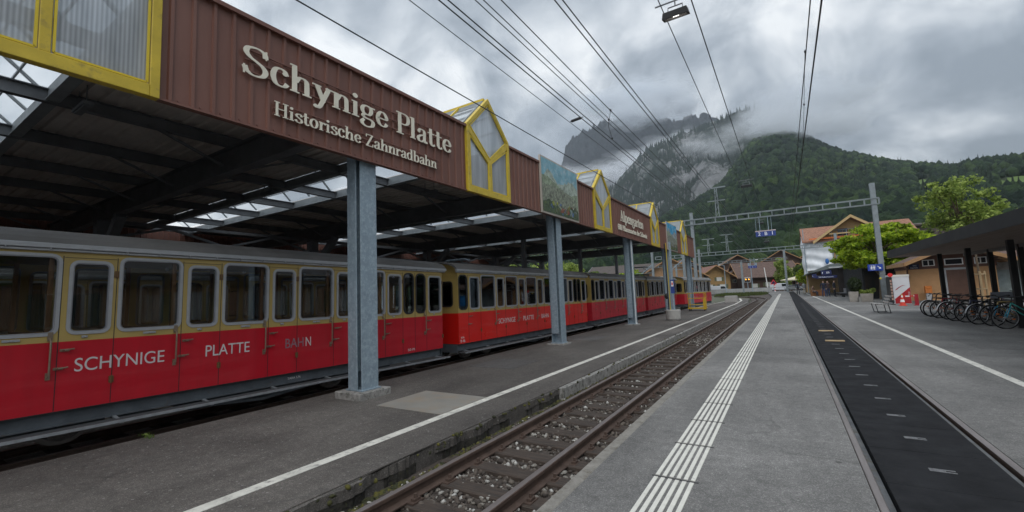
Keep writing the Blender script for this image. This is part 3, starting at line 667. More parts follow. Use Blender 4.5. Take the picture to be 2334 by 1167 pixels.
# painted mountain panels (flat pictures, generic alpine scenery)
def paintmat(name, c, s=6, var=.3, alt=None): return M(name, c, .6, 0, var, s, alt=alt)
def painting(y0, y1, z0, z1, label, seed, skyc, rockc, green):
    t = thing('painted_panel', label, 'painting', (FX+.03, (y0+y1)/2, z0), 0, 'painted panels on the fascia')
    off = (FX+.03, (y0+y1)/2, z0); rs = random.Random(seed); w, h = y1-y0, z1-z0; x = FX+.03
    mb = MB(); mb.box(x-.03,x+.03,y0,y1,z0,z1); mb.build('frame', M('panel_frame', (.42,.38,.33), .6, 0, .15), t, off=off, bevel=.004)
    a, b = y0+.05, y1-.05; Z0, Z1 = z0+.06, z1-.05; W_, H_ = b-a, Z1-Z0
    P = lambda u, v: (a+u*W_, Z0+v*H_)
    layers = []
    mb = MB(); mb.prism([P(0,0),P(1,0),P(1,1),P(0,1)], 'x', x+.03, x+.033); layers.append((mb, paintmat('paint_sky%d'%seed, skyc, 2.5, .35, (.42,.52,.56))))
    def rug(base, amp, n, lo, mat, dx, u0=0., u1=1.):
        p = [P(u0, lo)]+[P(u1, lo)]; top = []
        for i in range(n+1):
            u = u1-(u1-u0)*i/n; top.append(P(u, max(lo+.01, base(u)+rs.uniform(-amp, amp))))
        mb = MB(); mb.prism(p+top, 'x', x+.03, x+.033+dx); layers.append((mb, mat))
    rug(lambda u: .62+.22*max(0,1-abs(u-.18)/.2)+.16*max(0,1-abs(u-.8)/.25), .03, 26, 0, paintmat('paint_peak%d'%seed, rockc, 5, .6, (.50,.55,.50)), .002)
    rug(lambda u: .56+.10*math.sin(u*5+1), .03, 26, 0, paintmat('paint_mid%d'%seed, (.24,.30,.20), 7, .7, (.40,.46,.36)), .004)
    rug(lambda u: .52-.30*max(0,u-.55), .02, 20, 0, paintmat('paint_cliff%d'%seed, (.20,.22,.17), 8, .8, green), .006, 0, .92)
    rug(lambda u: .18+.05*math.sin(u*9), .03, 24, 0, paintmat('paint_low%d'%seed, (.05,.08,.05), 9, .7, (.16,.22,.06)), .008)
    for i in range(40):
        u, v = rs.uniform(.2,.95), rs.uniform(.03,.22); r = rs.uniform(.010,.034)
        col = rs.choice([(.26,.30,.05),(.07,.12,.05),(.25,.08,.05),(.38,.38,.34),(.08,.15,.28),(.16,.14,.06),(.2,.26,.25),(.09,.10,.06),(.12,.15,.09)])
        mb = MB(); mb.prism([P(u+r*math.cos(q*PI/4)*rs.uniform(.7,1.2), v+r*1.6*math.sin(q*PI/4)*rs.uniform(.7,1.2)) for q in range(8)], 'x', x+.03, x+.043+i*.0003)
        layers.append((mb, paintmat('paint_dab_%d%d%d' % tuple(int(k*100) for k in col), col, 12, .5)))
    big = MB(); mats = []
    for mb, m in layers:
        if m not in mats: mats.append(m)
        big.add(mb.v, mb.f, mats.index(m))
    big.build('picture', mats, t, off=off)
painting(11.45, 14.2, 4.09, 5.88, 'large painted panel of green mountains and hikers on the shed fascia', 3, (.20,.40,.48), (.36,.43,.36), (.36,.42,.29))
painting(28.0, 30.9, 4.10, 5.88, 'small looking farther painted panel with bright blue sky on the fascia', 8, (.02,.32,.58), (.25,.3,.34), (.4,.42,.4))
# ---------------------------------------------------------------- the old rack-railway carriages
CELLS = ['k','d','w','d','w','d','w','d','w','d','w','d','k','k','d']
CW = [.46,.60,.82,.55,.80,.55,.80,.55,.80,.55,.83,.55,.415,.415,.62]
CL = sum(CW); HX = 1.05; ZT = 1.175; ZB = .30; ZG = 2.345
def rrect(u0, u1, v0, v1, r):
    pts = []
    for cx, cy, a0 in ((u1-r, v0+r, -90), (u1-r, v1-r, 0), (u0+r, v1-r, 90), (u0+r, v0+r, 180)):
        for k in range(5): t = math.radians(a0+k*22.5); pts.append((cx+r*math.cos(t), cy+r*math.sin(t)))
    return pts
def holewall(mb, P, cell, hole, r, m):
    U0, U1, V0, V1 = cell; L = rrect(*hole, r); n = len(L); O = []
    for i, (x, y) in enumerate(L):
        q, k = divmod(i, 5)
        ex = (None, V0) if (q == 0 and k < 2) or (q == 3 and k > 2) else (None, V1) if (q == 1 and k > 2) or (q == 2 and k < 2) else None
        if k == 2: O.append(((U1,V0),(U1,V1),(U0,V1),(U0,V0))[q])
        elif ex: O.append((x, ex[1]))
        else: O.append((U1 if q in (0,1) else U0, y))
    mb.add([P(*p) for p in L]+[P(*p) for p in O], [(i, n+i, n+(i+1) % n, (i+1) % n) for i in range(n)], m)
def ring(mb, P3, hole, r, w, d0, d1, m=0):
    """frame: P3(u,v,d); outer loop grown by .012, inner loop shrunk by w"""
    u0,u1,v0,v1 = hole; A = rrect(u0-.014,u1+.014,v0-.014,v1+.014,r+.014); B = rrect(u0+w,u1-w,v0+w,v1-w,max(.02,r-w)); n = len(A)
    vs = [P3(*p,d1) for p in A]+[P3(*p,d1) for p in B]+[P3(*p,d0) for p in A]+[P3(*p,d0-.02) for p in B]
    fs = []
    for i in range(n):
        j = (i+1) % n
        fs += [(i,j,n+j,n+i),(2*n+i,2*n+j,j,i),(n+i,n+j,3*n+j,3*n+i)]
    mb.add(vs, fs, m)
def win_spec(kind, y, w):
    if kind == 'w': return (y+.035, y+w-.02, ZT+.095, ZT+1.125), .09, 'silver'
    if kind == 'd': return (y+.075, y+w-.055, ZT+.095, ZT+1.055), .085, 'silver'
    return (y+.035, y+w-.045, ZT+.10, ZT+1.10), .12, 'dark'
def make_carriage():
    root = thing('carriage', '', 'railway carriage', (0,0,0))
    body = MB()      # 0 red, 1 ochre, 2 seam, 3 dark interior
    for s in (1, -1):
        X = HX*s; y = 0
        for k, w in zip(CELLS, CW):
            P = (lambda u, v, X=X: (X, u, v))
            body.add([P(y,ZB),P(y+w,ZB),P(y+w,ZT),P(y,ZT)], [(0,1,2,3)], 0)
            hole, r, _ = win_spec(k, y, w); holewall(body, P, (y,y+w,ZT,ZG), hole, r, 1)
            if s > 0 and y > 0: body.box(X-.01, X+.0025, y-.0045, y+.0045, ZB+.004, ZG-.05, 2)
            if s > 0 and k == 'd': body.box(X-.01, X+.0025, y+.01, y+w-.01, ZG-.075, ZG-.068, 2)
            y += w
        body.box(X-.02*s-.004, X-.02*s+.004, 0, CL, ZB, ZT-.02, 3)
        body.box(X-.01, X+.004, 0, CL, ZB-.012, ZB, 2)
    def wallend(y, s):
        P = lambda u, v: (u*s, y, v)
        body.add([P(-HX,ZB),P(HX,ZB),P(HX,ZT),P(-HX,ZT)], [(0,1,2,3)], 0)
        arch = lambda u: ZG+.08+.24*math.sqrt(max(0,1-(u/HX)**2))
        for a, b, hole in ((-HX,-.35,(-.85,-.42,ZT+.2,ZT+.92)),(-.35,.35,(-.30,.30,ZT+.2,ZT+.92)),(.35,HX,(.42,.85,ZT+.2,ZT+.92))):
            holewall(body, P, (a,b,ZT,ZG), hole, .1, 1)
            mbf = MB(); ring(mbf, lambda u,v,d: (u*s, y-d*s, v), hole, .1, .03, -.002, .012)
            fr = mbf.build('end_window_frame', rubber, root); pm = MB(); pm.prism([(p[0]*s,p[1]) for p in rrect(hole[0]+.01,hole[1]-.01,hole[2]+.01,hole[3]-.01,.08)], 'y', y+.012*s, y+.017*s); pm.build('pane', darkglass, fr)
        n = 12; top = [P(-HX+2*HX*i/n, arch(-HX+2*HX*i/n)) for i in range(n+1)]
        body.add([P(-HX,ZG),P(HX,ZG)]+top[::-1], [tuple(range(n+3))], 1)
    wallend(0, 1); wallend(CL, -1)
    body.box(-HX+.03,HX-.03,.02,CL-.02,ZB+.02,ZB+.06,3); body.box(-HX+.01,HX-.01,.02,CL-.02,ZG-.01,ZG+.02,3)
    body.build('body', [red_a, cream, rubber, M('interior_lining', (.30,.24,.15), .7)], root)
    y = 0
    for k, w in zip(CELLS, CW):
        hole, r, sty = win_spec(k, y, w)
        for s in (1, -1):
            mb = MB(); fw = .022 if sty == 'silver' else .022
            ring(mb, lambda u,v,d: (s*(HX+d), u, v), hole, r, fw, -.002, .014)
            if sty == 'silver': ring(mb, lambda u,v,d: (s*(HX+d), u, v), (hole[0]+.018,hole[1]-.018,hole[2]+.018,hole[3]-.018), r-.015, .018, -.004, .006, 1)
            fr = mb.build('window_frame', [silver if sty == 'silver' else rubber, M('trim_inner', (.30,.30,.32), .5, .4)], root)  # inner ring in a darker grey metal
            pm = MB(); pm.prism(rrect(hole[0]+.012,hole[1]-.012,hole[2]+.012,hole[3]-.012,r-.01), 'x', s*(HX-.026), s*(HX-.022))
            pm.build('pane', glass, fr)
        X = HX
        if k in 'dw':       # bell-push and window catch under each window
            mb = MB(); c = y+w*(.45 if k == 'd' else .5); l = .03 if k == 'd' else .075
            mb.box(X, X+.018, c-l, c+l, ZT+.035, ZT+.065); mb.cyl((X+.016,c,ZT+.05),(X+.03,c,ZT+.05),.013,n=8); mb.build('window_catch', silver, root, bevel=.003)
        if k == 'd':
            mb = MB()       # upright grab handle left of each door, and the two turning latches
            h = y-.075
            mb.tube([(X,h,ZT+.05),(X+.055,h,ZT+.02),(X+.06,h,ZT-.05),(X+.06,h,ZT-.36),(X+.055,h,ZT-.42),(X,h,ZT-.44)], .0115, 8)
            mb.box(X,X+.015,h-.025,h+.025,ZT+.02,ZT+.13); mb.box(X,X+.015,h-.022,h+.022,ZT-.47,ZT-.38)
            if y > .5: mb.build('grab_handle', brass, root, smooth=False)
            for zz_, sx in ((ZT-.11,1),(ZT-.34,0)):
                mb = MB(); mb.box(X,X+.016,y-.03+.05*sx,y+.06+.05*sx,zz_-.016,zz_+.016); mb.tube([(X+.016,y+.05*sx,zz_),(X+.045,y+.01+.05*sx,zz_),(X+.045,y+.10+.05*sx,zz_+.012)],.011,6)
                mb.build('door_latch', brass, root)
            mb = MB()
            for zz_ in (ZG-.28, ZB+.32): mb.box(X,X+.014,y+w-.03,y+w+.02,zz_-.045,zz_+.045); mb.cyl((X+.014,y+w-.004,zz_-.05),(X+.014,y+w-.004,zz_+.05),.011,n=6)
            mb.build('door_hinge', M('hinge_dark', (.16,.09,.035), .5, .2), root)
        y += w
    # roof
    arc = [(HX+.075, ZG+.075)]+[(HX*1.05*math.cos(t*PI/12), ZG+.085+.27*math.sin(t*PI/12)) for t in range(1,12)]+[(-HX-.075, ZG+.075)]
    mb = MB(); mb.prism([(p[0],p[1]+.02) for p in arc]+[(p[0]*.97,p[1]-.02) for p in arc[::-1]], 'y', -.10, CL+.10); rf = mb.build('roof', [roofgrey], root)
    mb = MB()
    for s in (1,-1):
        mb.box(min(s*HX,s*(HX+.085)),max(s*HX,s*(HX+.085)),-.11,CL+.11,ZG+.035,ZG+.10); mb.box(min(s*HX,s*(HX+.05)),max(s*HX,s*(HX+.05)),-.10,CL+.10,ZG+.0,ZG+.034)
    for i in range(24):
        yy = .2+i*.385; mb.box(HX+.05,HX+.09,yy-.006,yy+.006,ZG+.012,ZG+.045)
    mb.build('gutter', silver, rf, bevel=.006)
    # seats and posts inside
    mb = MB(); y = 0; cx = []
    for k, w in zip(CELLS, CW):
        if k == 'd': cx.append(y)
        y += w
    for c in cx:
        mb.box(-.98,.98,c-.12,c-.06,ZB+.06,ZT+.12); mb.box(-.98,.98,c-.38,c-.12,ZB+.42,ZB+.47)
        for x in (-.95, .95): mb.box(x-.025,x+.025,c-.115,c-.065,ZT+.12,ZG-.01)
    mb.build('seating', wood, root)
    mb = MB()
    for c in cx:
        for dx in (.55,-.55): mb.ell((dx,c+.35,ZG-.05),(.035,.035,.03),8,5)
    mb.build('ceiling_lamp', whitem, root, smooth=True)
    # underframe
    mb = MB()
    for s in (1,-1):
        mb.box(s*.93-.04,s*.93+.04,.03,CL-.03,.10,.29); mb.box(s*.93-.07,s*.93+.07,.03,CL-.03,.27,.288); mb.box(s*.93-.07,s*.93+.07,.03,CL-.03,.10,.115)
    for i in range(12): yy = .4+i*.77; mb.box(-.9,.9,yy-.04,yy+.04,.12,.26)
    for s in (0, CL):
        sg = -1 if s == 0 else 1
        mb.box(-1.0,1.0,min(s,s+sg*.02),max(s,s+sg*.02),.06,.29); mb.cyl((0,s,.16),(0,s+sg*.25,.16),.07,n=8); mb.cyl((0,s+sg*.22,.16),(0,s+sg*.27,.16),.15,n=12)
    mb.box(-.55,.55,3.6,5.6,-.12,.1); mb.beam((.85,2.5,.08),(.85,4.6,-.1),.05,.05); mb.beam((.85,4.6,-.1),(.85,6.6,.08),.05,.05)
    mb.build('underframe', underm, root)
    mb = MB(); mb.box(HX+.02,HX+.27,-.05,CL-.02,.065,.085); mb.build('footboard', M('footboard_wood', (.085,.09,.095), .7, .1, .35, 5, stretch=(4,.4,1)), root)
    mb = MB(); mb.box(HX+.255,HX+.275,-.05,CL-.02,.055,.092)
    for i in range(9): yy = .3+i*1.1; mb.beam((.9,yy,.11),(HX+.25,yy,.05),.04,.025)
    mb.build('footboard_edge', M('step_alu', (.40,.42,.44), .45, .5, .3, 8), root)
    for c in (1.55, CL-2.45):
        bg = MB(); bg.box(-.62,.62,c-.85,c+.85,.02,.10)
        for s in (1,-1): bg.box(s*.60-.04,s*.60+.04,c-.95,c+.95,-.02,.10); [bg.box(s*.66-.05,s*.66+.05,c+d-.09,c+d+.09,-.03,.12) for d in (-.55,.55)]
        b_ = bg.build('bogie', underm, root)
        for d in (-.55,.55):
            for s in (1,-1):
                w_ = MB(); ax = s*.44
                prof = [(.02,-.05),(.09,-.05),(.10,-.02),(.24,-.012),(.27,-.045),(.315,-.045),(.315,.02),(.335,.025),(.335,.05),(.26,.05),(.24,.012),(.10,.02),(.09,.05),(.02,.05)]
                w_.lathe(prof, (0,0,0), 24); w_.v = [(ax-s*z, c+d+x, .08+y) for x, y, z in w_.v]
                for q in range(6): t = q*PI/3; w_.beam((ax,c+d+.08*math.cos(t),.08+.08*math.sin(t)),(ax,c+d+.26*math.cos(t),.08+.26*math.sin(t)),.05,.03)
                w_.build('wheel', M('wheel_steel', (.22,.2,.19), .5, .4, .3, 8), b_)
            ax_ = MB(); ax_.cyl((-.44,c+d,.08),(.44,c+d,.08),.06,n=8); ax_.build('axle', underm, b_)
    return root
proto = make_carriage()
TX = -9.05
def place_car(o, y0, ys, tilt, z0, red, label, x=TX, rz=0, group='red and ochre carriages of the waiting train'):
    o.location = (x, y0, z0); o.scale = (1, ys, 1); o.rotation_euler = (-tilt, 0, rz); o['label'] = label; o['group'] = group
    for ch in o.children:
        if ch.name.startswith('body'):
            ch.data = ch.data.copy(); ch.data.materials[0] = red
        if ch.name.startswith('ceiling'): pass
    return o
cars = [proto]+[copy_tree(proto) for _ in range(6)]
place_car(cars[0], -.21, 1.0, .0128, .118, red_a, 'nearest dark red and ochre carriage lettered SCHYNIGE PLATTE BAHN, cut by the left edge')
place_car(cars[1], 9.80, 1.022, .0036, .012, red_b, 'bright red and ochre carriage numbered B 46 behind the second steel column')
place_car(cars[2], 19.95, 1.02, 0, -.03, red_c, 'crimson carriage without lettering, coupled behind the bright red one')
place_car(cars[3], 30.1, 1.0, -.004, -.04, red_c, 'small looking crimson carriage behind the post in the concrete tub')
place_car(cars[4], 40.0, .98, 0, .0, red_c, 'farthest carriage of the train beside the yellow trolley', TX+.55, -.10)
place_car(cars[5], -3.4, 1.0, 0, .0, red_a, 'carriage of a second train standing deeper in the shed, seen through the nearest windows', TX-4.7, 0, 'carriages of the second train in the shed')
place_car(cars[6], 6.5, 1.0, 0, .0, red_a, 'carriage of the second train farther inside the shed behind the first train', TX-4.7, 0, 'carriages of the second train in the shed')
UYv, UZv = (0,1,0), (0,0,1)
lt = M('car_lettering', (.66,.63,.62), .5, 0, .1); ltf = M('car_lettering_worn', (.26,.17,.20), .5, 0, .1)
def carlet(car, body, y, z, h, w, mat=lt, ys=1.0):
    o = sans(body, h*1.37, 'lettering', mat, basis((HX+.0015, y, z), UYv, UZv), car, .0025, width=w/ys); return o
carlet(cars[0], 'SCHYNIGE', 2.05, .775, .182, .98); carlet(cars[0], 'PLATTE', 3.58, .78, .185, .68); carlet(cars[0], 'BAH', 4.905, .765, .185, .36, ltf); carlet(cars[0], 'N', 5.31, .765, .185, .11)
carlet(cars[0], '50 Pl.', 8.02, .355, .06, .25); 
sans('TARA 5.9t', .06, 'lettering', lt, basis((.975, 5.0, .17), UYv, UZv), cars[0], .0025)
carlet(cars[1], 'SCHYNIGE', 2.0, .735, .17, 1.02); carlet(cars[1], 'PLATTE', 3.55, .735, .17, .74); carlet(cars[1], 'BAHN', 4.88, .735, .17, .58); carlet(cars[1], 'B 46', .07, .335, .085, .2); carlet(cars[1], 'BOB', .09, .45, .05, .14)
carlet(cars[2], 'SCHYNIGE   PLATTE   BAHN', 2.0, .735, .17, 3.4, M('car_lettering_ghost', (.42,.05,.07), .5)); carlet(cars[4], 'W.A.B.', 2.2, .75, .17, 2.0, M('car_lettering_faint', (.52,.22,.22), .5))
# pantograph on the fourth carriage's roof and another deeper in the shed
def panto(x, y, z, label):
    t = thing('pantograph', label, 'pantograph', (x,y,z)); mb = MB()
    for s in (-.5,.5):
        mb.tube([(s,-.7,.08),(s,.7,.08)],.03,6); mb.tube([(s,-.6,.1),(s*.8,.5,.42),(s*.7,-.4,.6)],.022,6)
    for yy in (-.6,.6): mb.tube([(-.5,yy,.08),(.5,yy,.08)],.03,6); 
    for s in (-.5,.5):
        for yy in (-.6,.6): mb.lathe([(.05,-.06),(.07,-.03),(.05,0),(.07,.03),(.05,.06)],(s,yy,.0),8)
    mb.build('frame', darksteel, t)
    mb = MB(); mb.tube([(-.8,-.4,.5),(-.6,-.4,.62),(.6,-.4,.62),(.8,-.4,.5)],.03,6); mb.tube([(-.7,-.2,.6),(.7,-.2,.6)],.025,6); mb.build('collector_bow', galv, t)
panto(TX, 30.1+2.0, 2.70, 'folded black pantograph on the crimson carriage roof near the far columns')
panto(TX-4.7, 17.2, 2.9, 'folded pantograph seen above the bright red carriage under the shed roof')
# ---------------------------------------------------------------- bicycle shelter and what stands under it
charc = M('charcoal_panel', (.022,.023,.027), .5, .1, .12, 1)
soff = M('soffit_boards', (.21,.155,.12), .6, 0, .25, 2, stretch=(8,.5,1))
shel = thing('bicycle_shelter', 'long flat dark grey canopy on dark posts over the parked bicycles', 'shelter', (6.3, 20, 0)); off = (6.3, 20, 0)
mb = MB(); mb.box(4.45, 9.2, 5, 28.3, 2.74, 3.04); mb.box(4.42,4.45,4.97,28.33,2.72,3.06); mb.box(4.45,9.2,28.3,28.33,2.72,3.06); mb.build('roof', charc, shel, off=off)
mb = MB(); x = 4.5
while x < 9.1: mb.box(x, x+.135, 5.05, 28.25, 2.722, 2.738); x += .142
mb.build('soffit', soff, shel, off=off)
mb = MB(); mb.box(7.1,7.2,5.1,28.2,2.60,2.72); mb.build('edge_beam', M('grey_beam', (.2,.19,.18), .6, 0, .15), shel, off=off)
for x, ys in ((6.0, (12.2, 15.9, 19.6, 23.3, 26.9)), (7.15, (15.2, 18.8, 22.6, 25.3, 27.9))):
    for y in ys:
        MB().box(x-.075,x+.075,y-.075,y+.075,0,2.72).build('post', blackm, shel, off=off, bevel=.008)
# bicycles
def make_bike(frame_col, label, x, y, rz, style=0, fork=None, guards=None, seedv=0):
    t = thing('bicycle', label, 'bicycle', (x, y, 0), rz, 'bicycles parked under the canopy'); rs = random.Random(seedv)
    R = .335; wx = (-.52, .54)
    fr = MB(); bb = (-.06,0,.28); st = (-.19,0,.76 if style != 2 else .70); hd = (.36,0,.78); hl = (.40,0,.64)
    fm = M('bike_%s' % frame_col[0], frame_col[1], .35, .2, .1, 5, coat=.3)
    r = .019
    fr.tube([bb, st], r, 8); 
    if style == 1:      # low step-through frame with curved twin tubes
        fr.tube([hd,(.16,0,.62),(-.08,0,.46),bb], r, 8); fr.tube([hl,(.18,0,.46),(-.02,0,.32),bb], r, 8)
    else: fr.tube([st, hd], r, 8); fr.tube([bb, hl], r*1.2, 8)
    fr.tube([hd, hl], .022, 8)
    for s in (.05,-.05): fr.tube([bb,(wx[0],s,R)], .011, 6); fr.tube([(st[0],0,st[2]-.08),(wx[0],s,R)], .009, 6)
    fr.build('frame', fm, t, smooth=True)
    fk = MB()
    for s in (.045,-.045): fk.tube([(.40,s*.6,.66),(.47,s,.5),(wx[1],s,R)], .012, 6)
    fk.build('fork', fm if fork is None else M('bike_'+fork[0], fork[1], .4, .1), t, smooth=True)
    for wxx in wx:
        mb = MB(); mb.tube([(wxx+R*math.cos(a*PI/16), 0, R+R*math.sin(a*PI/16)) for a in range(32)], .019, 8, closed=True); w = mb.build('wheel', M('bike_tyre', (.014,.014,.015), .8), t, smooth=True)
        mb = MB(); mb.tube([(wxx+(R-.027)*math.cos(a*PI/16), 0, R+(R-.027)*math.sin(a*PI/16)) for a in range(32)], .010, 6, closed=True)
        for k in range(14): a = k*PI/7+.1; mb.cyl((wxx+.02*math.cos(a+1.4), (.03 if k%2 else -.03), R+.02*math.sin(a+1.4)), (wxx+(R-.03)*math.cos(a), 0, R+(R-.03)*math.sin(a)), .0022, n=4)
        mb.cyl((wxx,-.05,R),(wxx,.05,R),.024,n=8); mb.build('rim', M('bike_rim', (.33,.34,.35), .35, .7), w)
    mb = MB(); mb.tube([hd,(.33,0,.93)], .014, 6); mb.tube([(.24,-.30,.98),(.30,-.24,.97),(.335,-.05,.945),(.335,.05,.945),(.30,.24,.97),(.24,.30,.98)] if style != 2 else [(.52,-.23,.86),(.42,-.22,.96),(.34,0,.95),(.42,.22,.96),(.52,.23,.86)], .013, 6)
    for s in (-1,1): mb.tube([(.22,s*.31,.985),(.29,s*.25,.972)], .018, 6)
    mb.build('handlebar', M('bike_black', (.015,.015,.017), .5), t, smooth=True)
    mb = MB(); mb.tube([st,(-.215,0,.86)], .013, 6); mb.ell((-.27,0,.88),(.10,.075,.035),10,6); mb.ell((-.16,0,.885),(.10,.03,.028),10,6); mb.build('saddle', M('bike_saddle', (.02,.018,.017), .55), t, smooth=True)
    mb = MB(); mb.cyl((bb[0],-.04,bb[2]),(bb[0],.055,bb[2]),.02,n=8); mb.tube([(bb[0]+.085*math.cos(a*PI/12), .05, bb[2]+.085*math.sin(a*PI/12)) for a in range(24)], .006, 4, closed=True)
    mb.beam((bb[0],.065,bb[2]),(bb[0]+.12,.065,bb[2]-.12),.02,.012); mb.beam((bb[0],-.055,bb[2]),(bb[0]-.12,-.055,bb[2]+.12),.02,.012); mb.box(bb[0]+.07,bb[0]+.17,.07,.15,bb[2]-.13,bb[2]-.11); mb.box(bb[0]-.17,bb[0]-.07,-.14,-.06,bb[2]+.11,bb[2]+.13)
    mb.tube([(bb[0],.05,bb[2]+.085),(wx[0],.05,R+.04),(wx[0]-.04,.05,R),(wx[0],.05,R-.04),(bb[0],.05,bb[2]-.085)], .005, 4)
    mb.build('crankset', M('bike_metal', (.2,.2,.2), .4, .7), t)
    if guards:
        gm = M('bike_guard_'+guards[0], guards[1], .35, .2, .1)
        for wxx, a0, a1 in ((wx[0], 20, 200), (wx[1], 10, 150)):
            mb = MB(); P = [(wxx+(R+.035)*math.cos(math.radians(a)), R+(R+.035)*math.sin(math.radians(a))) for a in np.linspace(a0, a1, 14)]
            for i in range(13):
                (xa,za_),(xb,zb_) = P[i], P[i+1]; mb.add([(xa,-.03,za_),(xb,-.03,zb_),(xb,.03,zb_),(xa,.03,za_),(xa,-.026,za_-.006),(xb,-.026,zb_-.006),(xb,.026,zb_-.006),(xa,.026,za_-.006)],[(0,1,2,3),(7,6,5,4),(0,4,5,1),(2,6,7,3)])
            mb.build('mudguard', gm, t)
        mb = MB(); zc = .74
        for s in (-.06,0,.06): mb.beam((-.72,s,zc),(-.25,s,zc),.012,.012)
        for s in (-.06,.06): mb.beam((-.66,s,zc),(wx[0],s,R),.01,.01)
        mb.beam((-.72,-.07,zc),(-.72,.07,zc),.012,.012); mb.build('luggage_rack', M('bike_metal', (.2,.2,.2), .4, .7), t)
    mb = MB(); 
    for wxx in wx:
        for q in (.6, 3.4): mb.box(wxx+.2*math.cos(q)-.035, wxx+.2*math.cos(q)+.035, -.012, .012, R+.2*math.sin(q)-.014, R+.2*math.sin(q)+.014)
    mb.build('reflector', M('reflector_orange', (.75,.20,.02), .4), t)
    mb = MB(); mb.tube([(-.1,.05,.26),(-.16,.16,.01)], .009, 5); mb.build('kickstand', M('bike_metal', (.2,.2,.2), .4, .7), t)
    return t
B = [  # x, y, rz, style, colour, label
 (6.15,19.55,PI-.10,1,('teal',(.06,.42,.38)),'turquoise step-through bicycle nearest on the right',('teal_fork',(.02,.42,.62)),None),
 (6.18,20.6,-.10+PI,0,('gold',(.40,.30,.12)),'gold framed city bicycle beside the turquoise one',('blue_fork',(.02,.35,.60)),('black',(.02,.02,.02))),
 (5.98,21.35,.06+PI,0,('black1',(.02,.02,.022)),'black bicycle with orange reflectors third from the right',None,('steel',(.4,.41,.42))),
 (5.95,22.2,-.08+PI,2,('navy',(.03,.04,.10)),'dark blue bicycle between two black bicycles',None,('black',(.02,.02,.02))),
 (5.82,23.05,.05+PI,0,('black2',(.025,.025,.027)),'black mountain bicycle in the middle of the row',None,None),
 (5.86,23.85,-.05+PI,1,('silver',(.45,.46,.48)),'silver step-through bicycle with pale mudguards',None,('white',(.6,.6,.6))),
 (5.72,24.7,.12+PI,0,('red',(.35,.02,.03)),'dark red bicycle near the far end of the row',None,None),
 (5.74,25.5,-.03+PI,2,('black3',(.02,.02,.02)),'black racing bicycle with bent bars second from the far end',None,None),
 (5.76,26.3,.08+PI,0,('grey',(.12,.12,.13)),'grey bicycle at the far end of the row with a white mudguard',None,('white',(.6,.6,.6))),
 (7.7,21.2,.05,0,('black4',(.02,.02,.022)),'black bicycle of the rear row behind the gold one',None,('black',(.02,.02,.02))),
 (7.75,22.3,-.1,1,('wine',(.18,.02,.05)),'wine red bicycle of the rear row behind the dark blue one',None,None),
 (7.7,23.6,.07,0,('green',(.25,.30,.04)),'lime green bicycle of the rear row under the canopy',None,None),
 (7.72,24.8,-.04,0,('white',(.5,.5,.5)),'white bicycle of the rear row by the young tree',None,None),
 (7.65,19.2,.1,0,('black5',(.02,.02,.021)),'black bicycle of the rear row at the right edge',None,('black',(.02,.02,.02))),
 (7.7,26.0,-.08,1,('plum',(.10,.03,.08)),'plum coloured step-through bicycle at the far end of the rear row',None,None),
 (7.8,20.1,-.06,2,('blue',(.03,.1,.3)),'blue bicycle of the rear row behind the turquoise one',None,None),
]
for i, (x, y, rz, stl, fc, lab, fk_, gd) in enumerate(B): make_bike(fc, lab, x, y, rz+(.34 if x < 7 else .25), stl, fk_, gd, i)
t = thing('bicycle_rack', 'low dark tubular bicycle rack with a grey plate in front of the bicycles', 'bicycle rack', (5.75,20.95,0)); mb = MB()
mb.tube([(.0,0,0),(0,0,.84),(.08,0,.90),(.9,0,.90),(.98,0,.84),(.98,0,0)], .025, 8); mb.build('hoop', charc, t)
mb = MB(); mb.add([(.02,-.06,.88),(.75,-.06,.88),(.68,.18,1.08),(.1,.18,1.08),(.02,-.04,.87),(.75,-.04,.87),(.68,.2,1.07),(.1,.2,1.07)], [(0,1,2,3),(7,6,5,4),(0,4,5,1),(1,5,6,2),(2,6,7,3),(3,7,4,0)]); mb.build('plate', M('grey_plate', (.2,.22,.25), .5, .1), t)
# lavatory building
oran = M('orange_render', (.52,.30,.145), .9, 0, .14, 1.5, bump=.15, bs=60, alt=(.42,.23,.11), altlo=.6, althi=.85)
brw = M('brown_boards', (.13,.065,.045), .75, 0, .25, 3, stretch=(1,1,5))
tilem = M('roof_tiles_brown', (.115,.07,.055), .85, 0, .4, 9, bump=.6, bs=18, alt=(.18,.10,.075), altlo=.5, althi=.7)
timber = M('rafter_wood', (.34,.19,.085), .7, 0, .2, 3)
wc = thing('lavatory_building', 'small orange rendered lavatory building with a brown upper band and brown door', 'building', (7.25,40,0)); off = (7.25,40,0)
mb = MB(); mb.box(7.25,11.5,40,44,.1,2.29); mb.build('wall', oran, wc, off=off)
mb = MB(); mb.box(7.23,11.52,39.98,44.02,0,.16); mb.build('plinth', concrete, wc, off=off)
mb = MB(); mb.box(7.2,11.55,39.95,44.05,2.29,2.78); mb.box(7.75,10.95,39.955,44.04,2.78,3.03); mb.build('upper_band', brw, wc, off=off)
def window(parent, off, x0, x1, z0, z1, y, bars=1, fm=whitem, gm=darkglass, depth=.06):
    mb = MB(); f = .05
    mb.box(x0,x1,y-depth,y,z0,z0+f); mb.box(x0,x1,y-depth,y,z1-f,z1); mb.box(x0,x0+f,y-depth+.002,y,z0+f,z1-f); mb.box(x1-f,x1,y-depth+.002,y,z0+f,z1-f)
    for i in range(bars): xm = x0+(x1-x0)*(i+1)/(bars+1); mb.box(xm-f/2,xm+f/2,y-depth+.004,y,z0+f,z1-f)
    w = mb.build('window', fm, parent, off=off)
    MB().box(x0+f,x1-f,y-depth+.03,y-.01,z0+f,z1-f).build('pane', gm, w, off=off) if False else MB().box(x0+f,x1-f,y-depth+.03,y-depth+.036,z0+f,z1-f).build('pane', gm, w, off=off)
    return w
